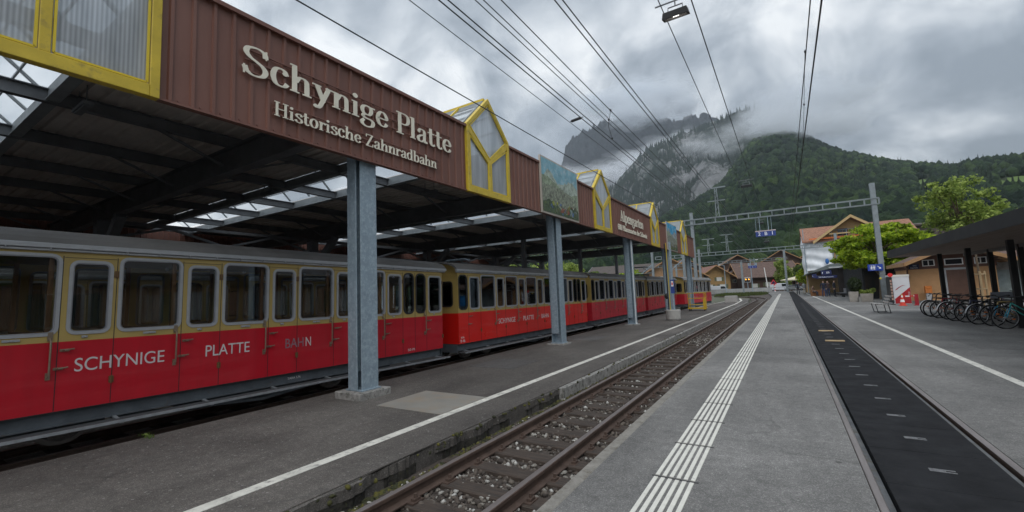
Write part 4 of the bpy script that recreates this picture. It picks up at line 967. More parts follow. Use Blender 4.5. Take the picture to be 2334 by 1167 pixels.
inky = M('pane_dark', (.02,.025,.03), .08, 0, .1, spec=.7)
for x0, x1, b in ((8.0,8.62,1),(8.78,8.98,0),(9.1,10.0,0),(10.52,11.1,1)): window(wc, off, x0, x1, 2.47, 2.9, 39.95, b, gm=inky)
mb = MB(); mb.box(9.02,9.13,39.92,40.02,.0,2.29); mb.box(9.13,10.1,39.92,40.02,2.15,2.29); mb.box(10.1,10.21,39.92,40.02,0,2.29); df = mb.build('door_frame', M('frame_grey', (.35,.36,.37), .6), wc, off=off)
mb = MB(); mb.box(9.13,10.1,39.95,40.01,.05,2.15)
for i in range(5): mb.box(9.17+i*.185,9.17+i*.185+.16,39.935,39.95,1.15,2.05)
for i in range(6): mb.box(9.17,10.06,39.935,39.95,.15+i*.15,.15+i*.15+.12)
mb.build('door', M('door_brown', (.12,.06,.04), .5, 0, .15), wc, off=off)
mb = MB(); mb.prism([(6.85,2.62),(9.35,3.72),(11.9,2.62),(11.9,2.72),(9.35,3.84),(6.85,2.72)], 'y', 38.4, 44.2); mb.build('roof', tilem, wc, off=off)
mb = MB(); mb.prism([(7.8,3.03),(10.9,3.03),(9.35,3.70)], 'y', 39.96, 40.1); mb.build('gable_boards', brw, wc, off=off)
mb = MB(); mb.prism([(6.8,2.50),(9.35,3.62),(11.95,2.50),(11.95,2.74),(9.35,3.88),(6.8,2.74)], 'y', 38.3, 38.4); mb.box(6.75,6.85,38.4,44.2,2.50,2.74); mb.box(11.9,12.0,38.4,44.2,2.50,2.74)
for i in range(8): y = 38.6+i*.75; mb.beam((6.85,y,2.56),(7.3,y,2.76),.08,.1); mb.beam((11.9,y,2.56),(11.45,y,2.76),.08,.1)
mb.build('eaves_board', timber, wc, off=off)
mb = MB(); mb.tube([(6.8,38.5,2.48),(7.0,39.3,2.45),(7.18,39.7,2.35),(7.18,39.88,2.2),(7.18,39.88,.1)], .05, 8); mb.build('downpipe', M('pipe_brown', (.1,.05,.035), .5), wc, off=off)
t = thing('wall_sign', 'dark blue sign lettered WC Damen at the left corner of the orange building', 'sign', (7.3,39.93,2.3)); MB().box(0,.52,-.03,0,.02,.34).build('plate', M('navy_sign', (.01,.013,.06), .5), t)
sans('WC', .12, 'lettering', whitem, basis((.2,-.032,.20),(1,0,0),(0,0,1)), t); sans('Damen', .13, 'lettering', whitem, basis((.07,-.032,.06),(1,0,0),(0,0,1)), t)
t = thing('ticket_stamper', 'orange box on a grey stand in front of the orange wall', 'ticket machine', (8.05,39.5,0)); mb = MB(); mb.box(-.13,.13,-.1,.1,0,.66); mb.build('stand', M('stand_grey', (.36,.37,.38), .6), t, bevel=.01)
mb = MB(); mb.box(-.17,.17,-.14,.12,.66,1.14); mb.box(-.10,.10,-.16,-.14,.98,1.06); mb.build('housing', M('stamper_orange', (.55,.17,.03), .5), t, bevel=.02)
# white and red photo kiosk
kq = thing('kiosk', 'white kiosk with a red diagonal foot and red swoosh beside the orange building', 'kiosk', (6.12,38.5,0)); off = (6.12,38.5,0)
mb = MB(); mb.box(6.12,6.98,38.52,40.6,0,1.95); mb.build('body', M('kiosk_white', (.62,.62,.64), .4, 0, .06), kq, off=off, bevel=.01)
mb = MB(); mb.box(6.10,7.0,38.5,40.65,1.83,1.97); mb.build('top_panel', M('kiosk_top', (.66,.65,.6), .5), kq, off=off)
mb = MB(); mb.prism([(6.16,.05),(6.97,.05),(6.97,1.12),(6.16,.36)], 'y', 38.50, 38.515); mb.prism([(6.2,.95),(6.4,1.14),(6.58,1.24),(6.75,1.27),(6.56,1.20),(6.42,1.10),(6.3,.98)], 'y', 38.505, 38.516); mb.build('red_print', M('kiosk_red', (.38,.015,.02), .4), kq, off=off)
sans('TAXI', .14, 'lettering', M('kiosk_grey_text', (.5,.5,.52), .5), basis((.82,-.003,.52),(0,0,1),(-1,0,0)), kq)
mb = MB(); mb.box(6.085,6.115,38.6,40.5,.1,1.85); mb.box(6.07,6.09,38.7,39.3,.4,1.7); mb.build('side_panel', charc, kq, off=off)
t = thing('roll_up_display', 'narrow dark display stand with hanging brochures left of the white kiosk', 'display stand', (5.98,38.2,0)); mb = MB(); mb.beam((0,0,0),(-.02,0,1.75),.05,.05); mb.box(-.12,.1,-.15,.15,0,.05); mb.build('stand', blackm, t)
mb = MB(); rs = random.Random(2)
for i in range(7): z = .3+i*.2; mb.box(-.05,.05,-.06,-.045,z,z+.15)
mb.build('brochure', M('brochures', (.4,.32,.25), .6, 0, .8, 7, alt=(.5,.06,.05)), t)
t = thing('round_signal_sign', 'round red sign on a short arm at the top of the display stand', 'sign', (5.98,38.1,1.85)); mb = MB(); mb.cyl((0,-.02,.12),(0,.02,.12),.13,n=20); mb.build('disc', M('signal_red', (.65,.03,.03), .4), t); mb = MB(); mb.beam((-.5,0,-.02),(0,0,.05),.03,.03); mb.build('arm', galv, t); mb = MB(); mb.ell((-.52,0,-.08),(.07,.07,.07),10,6); mb.build('knob', M('knob_yellow', (.6,.5,.03), .5), t)
# cone, red post and barrier tape
orr = M('cone_orange', (.62,.05,.025), .5, 0, .1)
t = thing('traffic_cone', 'orange and white striped traffic cone in front of the kiosk', 'traffic cone', (6.14,36.3,0))
for a, b, m in ((.0,.2,orr),(.2,.36,whitem),(.36,.5,orr),(.5,.64,whitem)):
    r = lambda z: .155-.2*z; mb = MB(); mb.lathe([(r(a),a+.03),(r(b),b+.03)], n=16); mb.build('band', m, t, smooth=False)
mb = MB(); mb.box(-.19,.19,-.19,.19,0,.035); mb.build('foot', orr, t, bevel=.01); MB().lathe([(.035,.66),(.03,.72)],n=10).build('tip', M('tip_yellow', (.55,.33,.04), .5), t)
t = thing('barrier_post', 'short dark red barrier board standing by the orange wall', 'barrier post', (6.83,36.4,0)); mb = MB(); mb.box(-.09,.09,-.04,.04,.05,.70); mb.box(-.14,.14,-.1,.1,0,.05); mb.build('board', M('barrier_red', (.33,.01,.02), .5), t)
tape = MB(); P = [(6.14,36.3,.66),(6.3,36.3,.60),(6.5,36.33,.58),(6.7,36.37,.60),(6.83,36.36,.62)]
for i in range(4): a, b = P[i], P[i+1]; tape.box(a[0],b[0],a[1]-.004,a[1]+.004,min(a[2],b[2])-.03,max(a[2],b[2])+.02,i%2)
tag(tape.build('barrier_tape', [M('tape_red', (.6,.03,.03), .5), whitem]), 'red and white barrier tape strung from the cone to the red post', 'barrier tape')
# young tree with stakes
def stake_tree():
    t = thing('young_tree', 'young staked tree trunk with pale wooden stakes behind the bicycles', 'tree', (8.4,31.5,0)); mb = MB(); mb.tube([(0,0,0),(.02,0,1.5),(0,.02,2.6),(.03,0,4.2)], [.06,.05,.045,.02], 8); mb.build('trunk', M('bark', (.12,.09,.06), .9, 0, .3, 10), t)
    for k in range(3): a = k*2.1+.4; mb = MB(); mb.cyl((.28*math.cos(a),.28*math.sin(a),0),(.26*math.cos(a),.26*math.sin(a),1.9),.045,n=8); mb.build('stake', M('stake_wood', (.40,.29,.16), .8), t)
    mb = MB()
    for z in (1.0,1.75):
        for k in range(3): a = k*2.1+.4; b = a+2.1; mb.beam((.3*math.cos(a),.3*math.sin(a),z),(.3*math.cos(b),.3*math.sin(b),z),.06,.07)
    mb.build('cross_rail', M('stake_wood', (.40,.29,.16), .8), t); return t
st_tree = stake_tree()
t = thing('glazed_waiting_room', 'pale glazed waiting room with a concrete beam behind the shelter posts', 'building', (13.5,41,0)); mb = MB(); mb.box(-1.9,6,0,4,2.0,2.6); mb.build('beam', concrete, t)
mb = MB(); mb.box(-1.8,6,.05,.1,.1,2.0); mb.build('glazing', M('pale_glazing', (.24,.29,.29), .12, 0, .3, 2, spec=.7), t); mb = MB(); mb.box(-1.9,6,.2,4,0,.12); [mb.box(-1.85+i*1.3,-1.78+i*1.3,.02,.05,.1,2.0) for i in range(6)]; mb.build('mullion', M('frame_grey', (.35,.36,.37), .6), t)
mb = MB(); mb.prism([(-1.2,2.6),(-1.2,2.75),(2,3.9),(2,3.7)], 'x', -2.4, 6.5); mb.build('roof', tilem, t)
t = thing('blue_poster', 'blue poster at the right edge behind the bicycles', 'poster', (12.6,36.5,.75)); MB().box(0,.9,0,.05,0,1.1).build('board', M('poster_blue', (.03,.22,.55), .4), t)
# bench
slat = M('bench_slats', (.46,.43,.40), .5, .1, .2, 6); bmetal = M('bench_metal', (.05,.05,.052), .5, .3)
def make_bench(x, y, rz, label):
    t = thing('bench', label, 'bench', (x,y,0), rz, None); mb = MB()   # faces -X locally, long along Y
    for yy in (-.62, .62):
        mb.tube([(-.36,yy,.46),(-.28,yy,.03),(-.26,yy,.015),(.25,yy,.015)], .018, 6); mb.tube([(-.36,yy,.46),(.12,yy,.41),(.26,yy,.86)], .018, 6); mb.tube([(.14,yy,.42),(.2,yy,.015)], .018, 6)
    mb.tube([(.12,-.62,.40),(.12,.62,.40)], .015, 6); mb.build('frame', bmetal, t)
    mb = MB()
    for i in range(4): u = i/3; mb.beam((-.35+.44*u,-.75,.475-.05*u),(-.35+.44*u,.75,.475-.05*u),.10,.022)
    mb.build('seat', slat, t)
    mb = MB()
    for i in range(3): u = i/2; x_ = .15+.1*u; z = .54+.28*u; mb.beam((x_,-.75,z),(x_,.75,z),.022,.10)
    mb.build('backrest', slat, t)
    return t
make_bench(4.1, 28.9, .0, 'grey slatted bench alone on the platform near the bicycles')
# planters
def planter(x, y, w, h, label, kind):
    t = thing('planter', label, 'planter', (x,y,0), 0, None); mb = MB(); q = w/2
    mb.add([(-q*.86,-q*.86,0),(q*.86,-q*.86,0),(q*.86,q*.86,0),(-q*.86,q*.86,0),(-q,-q,h),(q,-q,h),(q,q,h),(-q,q,h)], [(0,3,2,1),(0,1,5,4),(1,2,6,5),(2,3,7,6),(3,0,4,7),(4,5,6,7)]); mb.build('trough', M('planter_concrete', (.34,.315,.28), .9, 0, .2, 5, bump=.3), t, bevel=.01)
    return t
planter(5.42, 44.9, .84, .64, 'pale concrete planter with yellow green plants, right of the round bush', 0); planter(4.62, 44.9, .62, .82, 'taller concrete planter holding the round clipped bush', 1)
MB_ = MB(); MB_.box(4.88,5.05,44.3,45.2,0,.42); tag(MB_.build('stone_block', concrete), 'small low stone block between the two planters', 'stone block')
# concrete tub, steel post with yellow pole and small blue sign
t = thing('concrete_tub', 'round concrete tub holding a post on the shed platform', 'tub', (-5.12,24.0,0)); mb = MB(); mb.lathe([(.30,.0),(.33,.02),(.33,.07),(.36,.08),(.375,.52),(.36,.55),(.2,.55)], n=28); mb.build('tub', M('tub_concrete', (.36,.35,.33), .85, 0, .15, 6, bump=.3), t, smooth=False)
t = thing('sign_post', 'thin post with a yellow pole and small blue and white notice in the concrete tub', 'post', (-5.12,24.0,.55)); mb = MB(); mb.box(.02,.12,-.05,.05,-.1,3.6); mb.build('post', galv, t); mb = MB(); mb.cyl((-.11,-.05,-.1),(-.11,-.05,3.55),.022,n=8); mb.build('pole', M('pole_yellow', (.55,.40,.03), .5), t); mb = MB(); mb.cyl((-.2,0,-.1),(-.2,0,3.5),.03,n=8); mb.ell((-.28,0,.72),(.1,.1,.16),10,6); mb.build('cable_loop', blackm, t)
mb = MB(); mb.box(-.02,.17,-.075,-.055,.86,1.58); sg = mb.build('notice', M('notice_blue', (.03,.06,.25), .5), t); mb = MB(); mb.box(.02,.13,-.079,-.0755,1.22,1.5); mb.build('white_field', whitem, sg); mb = MB(); mb.prism([(.075+.035*math.cos(a*PI/8),1.36+.08*math.sin(a*PI/8)) for a in range(16)], 'y', -.082, -.0793); mb.build('red_mark', M('signal_red', (.65,.03,.03), .4), sg)
# yellow trolley
t = thing('platform_trolley', 'yellow tubular platform trolley around the last shed column', 'trolley', (-5.55,34.2,0)); yl = M('trolley_yellow', (.50,.32,.02), .45, 0, .12, 5)
mb = MB()
for x in (-.55,.55):
    for y in (-.35,.35): mb.tube([(x,y,.12),(x,y,1.28)], .027, 6)
for z in (.45,.9,1.28):
    mb.tube([(-.55,-.35,z),(.55,-.35,z)], .026, 6); mb.tube([(-.55,.35,z),(-.55,-.35,z)], .026, 6); mb.tube([(.55,.35,z),(.55,-.35,z)], .026, 6)
mb.box(-.6,.6,-.4,.4,.14,.22); mb.box(.45,.62,-.42,-.2,.1,.85); mb.build('frame', yl, t)
for x in (-.5,.5):
    for y in (-.3,.3): mb = MB(); mb.cyl((x-.03,y,.08),(x+.03,y,.08),.08,n=12); mb.build('wheel', blackm, t)
tag(MB().box(-5.45,-4.3,50,50.9,0,.70).build('concrete_block', M('tub_concrete', (.36,.35,.33), .85, 0, .15, 6), bevel=.03), 'pale concrete block at the far end of the shed platform', 'block')
tag(MB().box(-5.835+.0,-5.832,36.2,36.42,1.6,1.8).build('column_notice', M('barrier_red', (.33,.01,.02), .5)), 'tiny red notice on the last shed column', 'notice')
# ---------------------------------------------------------------- gantries, wires, lamps, hanging signs
def ladder(mb, x0, x1, y, z, d, dz=.55, st=.95, tw=.34):
    for s in (-tw/2, tw/2):
        mb.box(x0,x1,y+s-.035,y+s+.035,z-dz/2,z-dz/2+.07); mb.box(x0,x1,y+s-.035,y+s+.035,z+dz/2-.07,z+dz/2)
        n = round((x1-x0)/st)
        for i in range(n+1): x = x0+(x1-x0)*i/n; mb.box(x-.03,x+.03,y+s-.03,y+s+.03,z-dz/2+.07,z+dz/2-.07)
    n = round((x1-x0)/st)
    for i in range(n+1): x = x0+(x1-x0)*i/n; mb.box(x-.03,x+.03,y-tw/2+.03,y+tw/2-.03,z-dz/2+.01,z-dz/2+.05)
def hmast(x, y, z0, z1, w, parent):
    mb = MB(); t = .03; hw = w/2
    mb.box(x-hw,x+hw,y-hw,y-hw+t,z0,z1); mb.box(x-hw,x+hw,y+hw-t,y+hw,z0,z1); mb.box(x-t/2,x+t/2,y-hw+t,y+hw-t,z0,z1); mb.box(x-hw*1.7,x+hw*1.7,y-hw*1.7,y+hw*1.7,z0-.02,z0+.06)
    return mb.build('mast', gsteel, parent)
def topper(mb, x, y, z0, h):
    for s in (-.14,.14): mb.beam((x+s,y,z0),(x+s*.5,y,z0+h),.06,.06)
    for k in range(5): zk = z0+h*k/5; mb.beam((x-.13,y,zk),(x+.12,y,zk+h/6),.035,.035)
    mb.beam((x-.85,y,z0+h),(x+.85,y,z0+h),.12,.10); mb.beam((x-.8,y,z0+h*.55),(x+.75,y,z0+h*.55),.09,.08)
def gantry(y, x0, x1, z, masts, label, tops=(), dz=.55):
    t = thing('catenary_gantry', label, 'gantry', (0,0,0), 0, 'catenary gantries across the tracks'); mb = MB(); ladder(mb, x0, x1, y, z, 0, dz); mb.build('beam', gsteel, t)
    for x, top, w in masts: hmast(x, y+.02, -.05, top, w, t)
    for x, h in tops: mb = MB(); topper(mb, x, y, z+dz/2, h); mb.build('bracket', gsteel, t)
    return t
gantry(45.14, -13.5, 6.95, 8.05, [(6.62,9.55,.34),(-7.25,9.0,.28)], 'nearest ladder shaped grey steel gantry with the track sign hanging from it', [(-4.9,2.8)])
gantry(70, -17, 6.2, 6.58, [(6.0,8.0,.3),(-10.6,7.4,.3)], 'second grey steel gantry beyond the track sign', [(-6.7,2.4),(-9.2,2.0)], .5)
gantry(110, -30, .75, 7.28, [(.3,9.1,.42),(-8.0,7.2,.4),(-22,7.6,.4)], 'farthest and smallest grey gantry in front of the brown houses', [], .5)
for x, y, h, lab in ((-11.0,60,7.5,'grey steel mast beyond the train with a slanting stay'),(-16.5,66,7.5,'grey steel mast before the white house, left of the others')):
    t = thing('catenary_mast', lab, 'mast', (0,0,0)); hmast(x, y, -.4, h, .3, t); mb = MB(); mb.beam((x,y-.0,5.5),(x-2.2,y-.5,3.6),.09,.09); mb.beam((x,y,4.2),(x-2.6,y,4.2),.05,.05); mb.build('stay', galv, t)
wirem = M('wire_dark', (.03,.032,.035), .5, .3)
def wire(x, z0, z1, label, r=.011, y0=-4, y1=118, dx=0, sag=.25, twin=0, name='overhead_wire'):
    mb = MB(); spans = [(-4,45.14),(45.14,70),(70,110)]; 
    for o in ((0,0),) if not twin else ((0,0),(twin,.05)):
        pts = []
        for a, b in spans:
            if a >= y1: break
            for i in range(13):
                u = i/12; y = a+(b-a)*u; zz_ = z0+(z1-z0)*(y+4)/114; pts.append((x+dx*(y+4)/114+o[0], y, zz_-sag*4*u*(1-u)*((b-a)/49)**2+o[1]))
        mb.tube(pts, r, 5)
    o = mb.build(name, wirem); tag(o, label, 'overhead wire', 'overhead wires above the tracks'); return o
wire(.76, 5.55, 5.6, 'thick contact wire farthest right above the flush track', .013, sag=0)
wire(.80, 6.75, 6.9, 'messenger wire just left of the rightmost contact wire', .011, sag=.15)
wire(-1.22, 8.05, 8.1, 'lamp cable right of the floodlight', .014, sag=.2); wire(-1.80, 7.95, 8.0, 'lamp cable left of the floodlight', .011, sag=.2)
wire(-2.54, 6.0, 6.2, 'pair of close wires left of the floodlight running above the narrow track', .010, sag=.1, twin=.07)
wire(-3.55, 6.55, 6.5, 'single wire carrying the dropper with small insulators', .010, sag=.15)
wire(-4.25, 6.95, 7.0, 'pair of close wires between the dropper wire and the thick feeder pair', .010, sag=.1, twin=.08)
wire(-5.15, 7.4, 7.4, 'thick feeder pair nearest the ribbed insulator', .015, sag=.15, twin=.10)
wire(-5.78, 7.55, 7.5, 'thin feeder wire holding the ribbed insulator', .010, sag=.1)
wire(-5.62, 5.95, 5.9, 'lowest left wire passing in front of the yellow gables', .012, sag=.0, dx=.9)
# droppers and insulators
t = thing('dropper', 'thin dropper with two small insulators between overhead wires', 'wire dropper', (0,0,0)); mb = MB(); mb.tube([(.79,11.2,6.72),(.775,13.4,6.0),(.76,15.3,5.56)], .006, 4); mb.build('strand', wirem, t); mb = MB()
for p in ((.79,11.25,6.70),(.778,13.0,6.13),(.76,15.25,5.57)): mb.ell(p,(.02,.03,.03),8,5)
mb.build('clamp', blackm, t)
t = thing('dropper', 'short hanging dropper with a chain below the middle wires', 'wire dropper', (0,0,0)); mb = MB(); mb.tube([(-3.55,10.95,6.43),(-3.95,11.9,6.4),(-4.25,13.1,6.45)], .008, 4); mb.build('strand', wirem, t); mb = MB()
for p in ((-3.55,10.95,6.43),(-4.25,13.1,6.45),(-3.8,11.5,6.41)): mb.ell(p,(.03,.035,.035),8,5)
mb.build('clamp', blackm, t)
t = thing('insulator', 'ribbed dark insulator between two feeder wires over the shed', 'insulator', (0,0,0)); mb = MB(); a, b = Vector((-5.78,13.4,7.48)), Vector((-5.12,12.95,7.33)); mb.cyl(a, b, .012, n=6); d = (b-a)
for k in range(8): p = a+d*(.15+.09*k); q = a+d*(.15+.09*k+.03); mb.cyl(p, q, .05, .03, n=10)
mb.build('ribbed_body', blackm, t)
# lamps hung below the twin cables
lampglass = M('lamp_reflector', (.75,.75,.74), .12, .9, .3, 6)
def emis(name, col, s):
    m = bpy.data.materials.new(name); m.use_nodes = True; g = N(m.node_tree); g.n('ShaderNodeOutputMaterial', {'Surface': g.n('ShaderNodeEmission', {'Color': (*col,1), 'Strength': s})}); return m
def lamp(x, y, z, label, sc=1):
    t = thing('hanging_floodlight', label, 'floodlight', (x,y,z), 0, 'floodlights hung over the platform'); mb = MB()
    a = math.radians(18)
    H = lambda X, Y, Z: (X*sc, (Y*math.cos(a)-Z*math.sin(a))*sc, (Y*math.sin(a)+Z*math.cos(a))*sc)
    o1, o2, b1_, b2_ = (.27,.15), (.225,.105), 0, .10
    vs = [H(sx*o1[0],sy*o1[1],0) for sx,sy in ((-1,-1),(1,-1),(1,1),(-1,1))]+[H(sx*o1[0]*.9,sy*o1[1]*.85,.13) for sx,sy in ((-1,-1),(1,-1),(1,1),(-1,1))]+[H(sx*o2[0],sy*o2[1],0) for sx,sy in ((-1,-1),(1,-1),(1,1),(-1,1))]+[H(sx*o2[0]*.8,sy*o2[1]*.7,.09) for sx,sy in ((-1,-1),(1,-1),(1,1),(-1,1))]
    fs = [(4,5,6,7)]
    for i in range(4): j = (i+1)%4; fs += [(i,j,4+j,4+i),(i,8+i,8+j,j)]
    mb.add(vs, fs); mb.build('housing', blackm, t)
    mb = MB(); mb.add(vs[8:], [(4,5,6,7)]+[(i,4+i,4+(i+1)%4,(i+1)%4) for i in range(4)]); mb.build('reflector', lampglass, t)
    mb = MB(); mb.beam(H(-.06,0,.05),H(.06,0,.05),.05*sc,.05*sc); mb.build('bulb', emis('lamp_bulb', (1,.97,.92), 3.0) if 'lamp_bulb' not in bpy.data.materials else bpy.data.materials['lamp_bulb'], t)
    mb = MB(); mb.tube([H(-.15,0,.12),(-.15*sc,0,.26*sc),(.15*sc,0,.26*sc),H(.15,0,.12)], .015*sc, 5); mb.tube([(0,0,.26*sc),(0,0,.38*sc)], .015*sc, 5); mb.tube([(-.42,0,.38*sc),(.42,0,.38*sc)], .018*sc, 5); mb.build('hanger', darksteel, t)
lamp(-1.52, 9.55, 7.48, 'largest hanging floodlight at the top edge of the sky'); lamp(-1.5, 29.6, 7.6, 'small hanging floodlight before the green hillside', 1.15)
lamp(-1.5, 46.5, 7.35, 'floodlight hanging just above the track sign', 1.1); lamp(-1.5, 62, 6.9, 'small floodlight just below the track sign', 1.2)
# hanging track sign 2 B 1
t = thing('track_sign', 'blue hanging sign reading 2 B 1 under the nearest gantry', 'sign', (-1.12,45.14,6.03)); w, h = 1.56, .46
mb = MB(); mb.box(-w/2,w/2,-.1,.1,0,h); mb.build('box', bluesign, t, bevel=.01); mb = MB(); mb.box(-w/2-.02,w/2+.02,-.13,.13,h,h+.07); mb.build('top_cover', M('sign_top', (.62,.5,.5), .5), t)
mb = MB()
for x in (-.72,-.42,.25,.5): mb.beam((x,0,h+.07),(x,0,1.76),.05 if abs(x) < .45 else .03,.05)
mb.build('hanger', galv, t)
mb = MB()
for i in range(3):
    x0 = -w/2+.03+i*.505; 
    for a, b, c, d in ((x0,x0+.47,.05,.065),(x0,x0+.47,.405,.42)): mb.box(a,b,-.104,-.1,c,d)
    for a in (x0, x0+.455): mb.box(a,a+.015,-.104,-.1,.065,.405)
mb.build('panel_border', M('border_blue', (.12,.18,.42), .5), t)
sw = M('sign_white', (.75,.77,.8), .5)
for c, x in (('2',-.60),('B',-.10),('1',.42)): sans(c, .42, 'lettering', sw, basis((x,-.103,.10),(1,0,0),(0,0,1)), t, .003, bold=.008)
t = thing('track_sign', 'tiny blue hanging sign far off in front of the brown roofs', 'sign', (-5.3,100,5.2)); mb = MB(); mb.box(-.75,.75,-.1,.1,0,.5); mb.build('box', bluesign, t); mb = MB(); [mb.beam((x,0,.5),(x,0,2.0),.09,.09) for x in (-.35,.35)]; mb.box(-.8,.8,-.05,.05,.5,.56); mb.box(-.8,-.5,-.1,.1,.5,1.05); mb.box(.5,.8,-.1,.1,.5,1.05); mb.build('hanger', galv, t)
[sans(c, .34, 'lettering', sw, basis((x,-.104,.12),(1,0,0),(0,0,1)), t, .003) for c, x in (('4',-.55),('A',-.1),('1',.38))]
# toilet sign on the right hand mast
t = thing('toilet_sign', 'blue sign with two white figures and a white arrow on the right mast', 'sign', (5.72,44.9,2.43)); w, h = .95, .52
MB().box(0,w,-.04,0,0,h).build('plate', M('sign_blue_bright', (.012,.05,.33), .4), t, bevel=.006)
mb = MB(); Y0, Y1 = -.046, -.04
for cx in (.24, .40):
    mb.prism([(cx+.033*math.cos(a*PI/5),.395+.033*math.sin(a*PI/5)) for a in range(10)], 'y', Y0, Y1)
    if cx < .3: mb.prism([(cx-.03,.35),(cx-.075,.2),(cx-.03,.2),(cx-.025,.1),(cx+.025,.1),(cx+.03,.2),(cx+.075,.2),(cx+.03,.35)], 'y', Y0, Y1)
    else: mb.prism([(cx-.06,.35),(cx-.06,.2),(cx-.035,.2),(cx-.035,.1),(cx+.035,.1),(cx+.035,.2),(cx+.06,.2),(cx+.06,.35)], 'y', Y0, Y1)
mb.build('figure', sw, t)
mb = MB(); mb.beam((.62,-.044,.36),(.76,-.044,.22),.05,.006,0,(0,1,0)); mb.prism([(.82,.14),(.82,.29),(.67,.14)], 'y', Y0-.002, Y1); mb.build('arrow', sw, t)
mb = MB(); 
for a,b,c,d in ((.14,.50,.07,.078),(.14,.50,.44,.448)): mb.box(a,b,Y0,Y1,c,d)
for a in (.14,.492,.316): mb.box(a,a+.008,Y0,Y1,.078,.44)
mb.build('border', sw, t)
# ---------------------------------------------------------------- houses and far end of the station
brd = M('dark_timber_wall', (.075,.042,.03), .85, 0, .3, 1.5, stretch=(1,1,6)); yel = M('yellow_timber_wall', (.27,.165,.06), .8, 0, .25, 1.5, stretch=(1,1,6))
tile_red = M('roof_tiles_red', (.24,.12,.085), .85, 0, .45, 2.2, bump=.5, bs=6, alt=(.12,.06,.05), altlo=.48, althi=.62, stretch=(1,1,3)); tile_dk = M('roof_tiles_dark', (.10,.062,.05), .85, 0, .4, 1.6, bump=.5, bs=6, alt=(.15,.095,.075), stretch=(1,1,3)); tile_gr = M('roof_tiles_grey', (.085,.08,.08), .85, 0, .3, 1.6, alt=(.12,.11,.105))
plast = M('white_plaster', (.62,.60,.53), .85, 0, .12, .6); curt = M('curtain_white', (.5,.5,.47), .8)
shut = M('shutter_green', (.09,.10,.05), .7)
def house(name, label, c, rz, w, d, h, rh, wallm, roofm, ov=1.0, wins=(), lower=None, lh=0, axis='x', cat='house', trimm=None):
    """gable house; local front faces -Y. axis = ridge direction"""
    t = thing(name, label, cat, (c[0],c[1],c[2] if len(c) > 2 else 0), rz); mb = MB()
    if lower: ml = MB(); ml.box(-w/2-.03,w/2+.03,-d/2-.03,d/2+.03,-.6,lh); ml.build('ground_floor', lower, t)
    mb.box(-w/2,w/2,-d/2,d/2,lh if lower else -.6,h)
    if axis == 'x':
        for s in (-1,1): mb.prism([(-d/2,h),(d/2,h),(0,h+rh*(1-.0))], 'x', s*w/2-.1, s*w/2+.0 if s > 0 else s*w/2+.1)
    else:
        for s in (-1,1): mb.prism([(-w/2,h),(w/2,h),(0,h+rh)], 'y', s*d/2-.1 if s > 0 else s*d/2, s*d/2 if s > 0 else s*d/2+.1)
    mb.build('wall', wallm, t); th = .22
    L = (d if axis == 'x' else w)/2; k = rh/L; e = L+ov
    P = [(-e,h-ov*k),(0,h+rh),(e,h-ov*k),(e,h-ov*k+th),(0,h+rh+th),(-e,h-ov*k+th)]
    mb = MB(); mb.prism(P, axis, -((w if axis == 'x' else d)/2+ov), (w if axis == 'x' else d)/2+ov); mb.build('roof', roofm, t)
    mb = MB(); ee = (w if axis == 'x' else d)/2+ov
    for s in (-1,1):
        a, b = (s*ee-.0, s*ee+.08*s); mb.prism([(-e,h-ov*k-.06),(0,h+rh-.06),(e,h-ov*k-.06),(e,h-ov*k+th+.04),(0,h+rh+th+.04),(-e,h-ov*k+th+.04)], axis, min(a,b), max(a,b))
    mb.build('barge_board', trimm or timber, t)
    for x0, x1, z0, z1 in wins:
        wn = window(t, None, x0, x1, z0, z1, -d/2, 1, M('win_frame', (.5,.48,.42), .6), curt if random.random() < .5 else inky, .08)
        mb = MB(); sw_ = (x1-x0)*.42; mb.box(x0-sw_,x0-.03,-d/2-.06,-d/2-.002,z0,z1); mb.box(x1+.03,x1+sw_,-d/2-.06,-d/2-.002,z0,z1); mb.build('shutter', shut, wn)
    return t
h = house('timber_house', 'small yellow timber house with a red brown tiled roof and shuttered windows', (-19.5,146,.3), .42, 8.0, 11, 5.0, 2.7, yel, tile_red, 1.3, [(-3.0,-2.0,3.2,4.3),(.2,1.6,3.2,4.3),(-2.6,-1.0,1.0,2.2),(1.0,2.6,1.0,2.2)], axis='y')
h2 = house('timber_barn', 'dark brown timber house with a long tiled roof behind the crossing signal', (-6.0,158,.3), .32, 15, 12, 4.6, 3.9, brd, tile_dk, 1.4, [(-4.5,-3.2,.8,2.0),(-1.0,.6,1.0,2.3),(3.2,4.4,2.9,4.0)], axis='x')
house('timber_barn', 'dark timber annex between the yellow house and the long brown house', (-13.2,160,.3), .35, 9, 9, 4.4, 3.6, brd, tile_dk, 1.2, [(-2.5,-1.6,2.6,3.6)], axis='y')
house('timber_barn', 'brown barn with a low wide gable right of the long brown house', (3.0,172,.3), .1, 16, 12, 4.2, 3.6, brd, tile_dk, 1.5, [], axis='y')
house('grey_roof_house', 'large house with grey tiled roof and pale ground floor behind the train end', (-27,128,.2), .18, 16, 15, 5.0, 4.6, M('peach_boards', (.33,.2,.11), .8, 0, .2, 2, stretch=(1,1,5)), tile_gr, 1.4, [(-6.2,-5.0,3.6,4.9),(-2.6,-1.5,3.8,5.0),(-3.0,-1.6,.8,2.4),(4.6,6,.8,2.4)], M('grey_plaster', (.38,.39,.42), .85), 3.0, axis='y')
wh = house('white_house', 'long white house with a flat brown roof beyond the train', (-40,132,0), .10, 20, 13, 7.2, 2.2, plast, M('roof_slate_brown', (.075,.06,.052), .85, 0, .2, 1), 1.6, [(-7.5,-6.4,4.4,5.8)], axis='x', trimm=M('trim_grey', (.30,.32,.34), .6))
mb = MB()      # timber lean-to with close vertical slats beside the white house
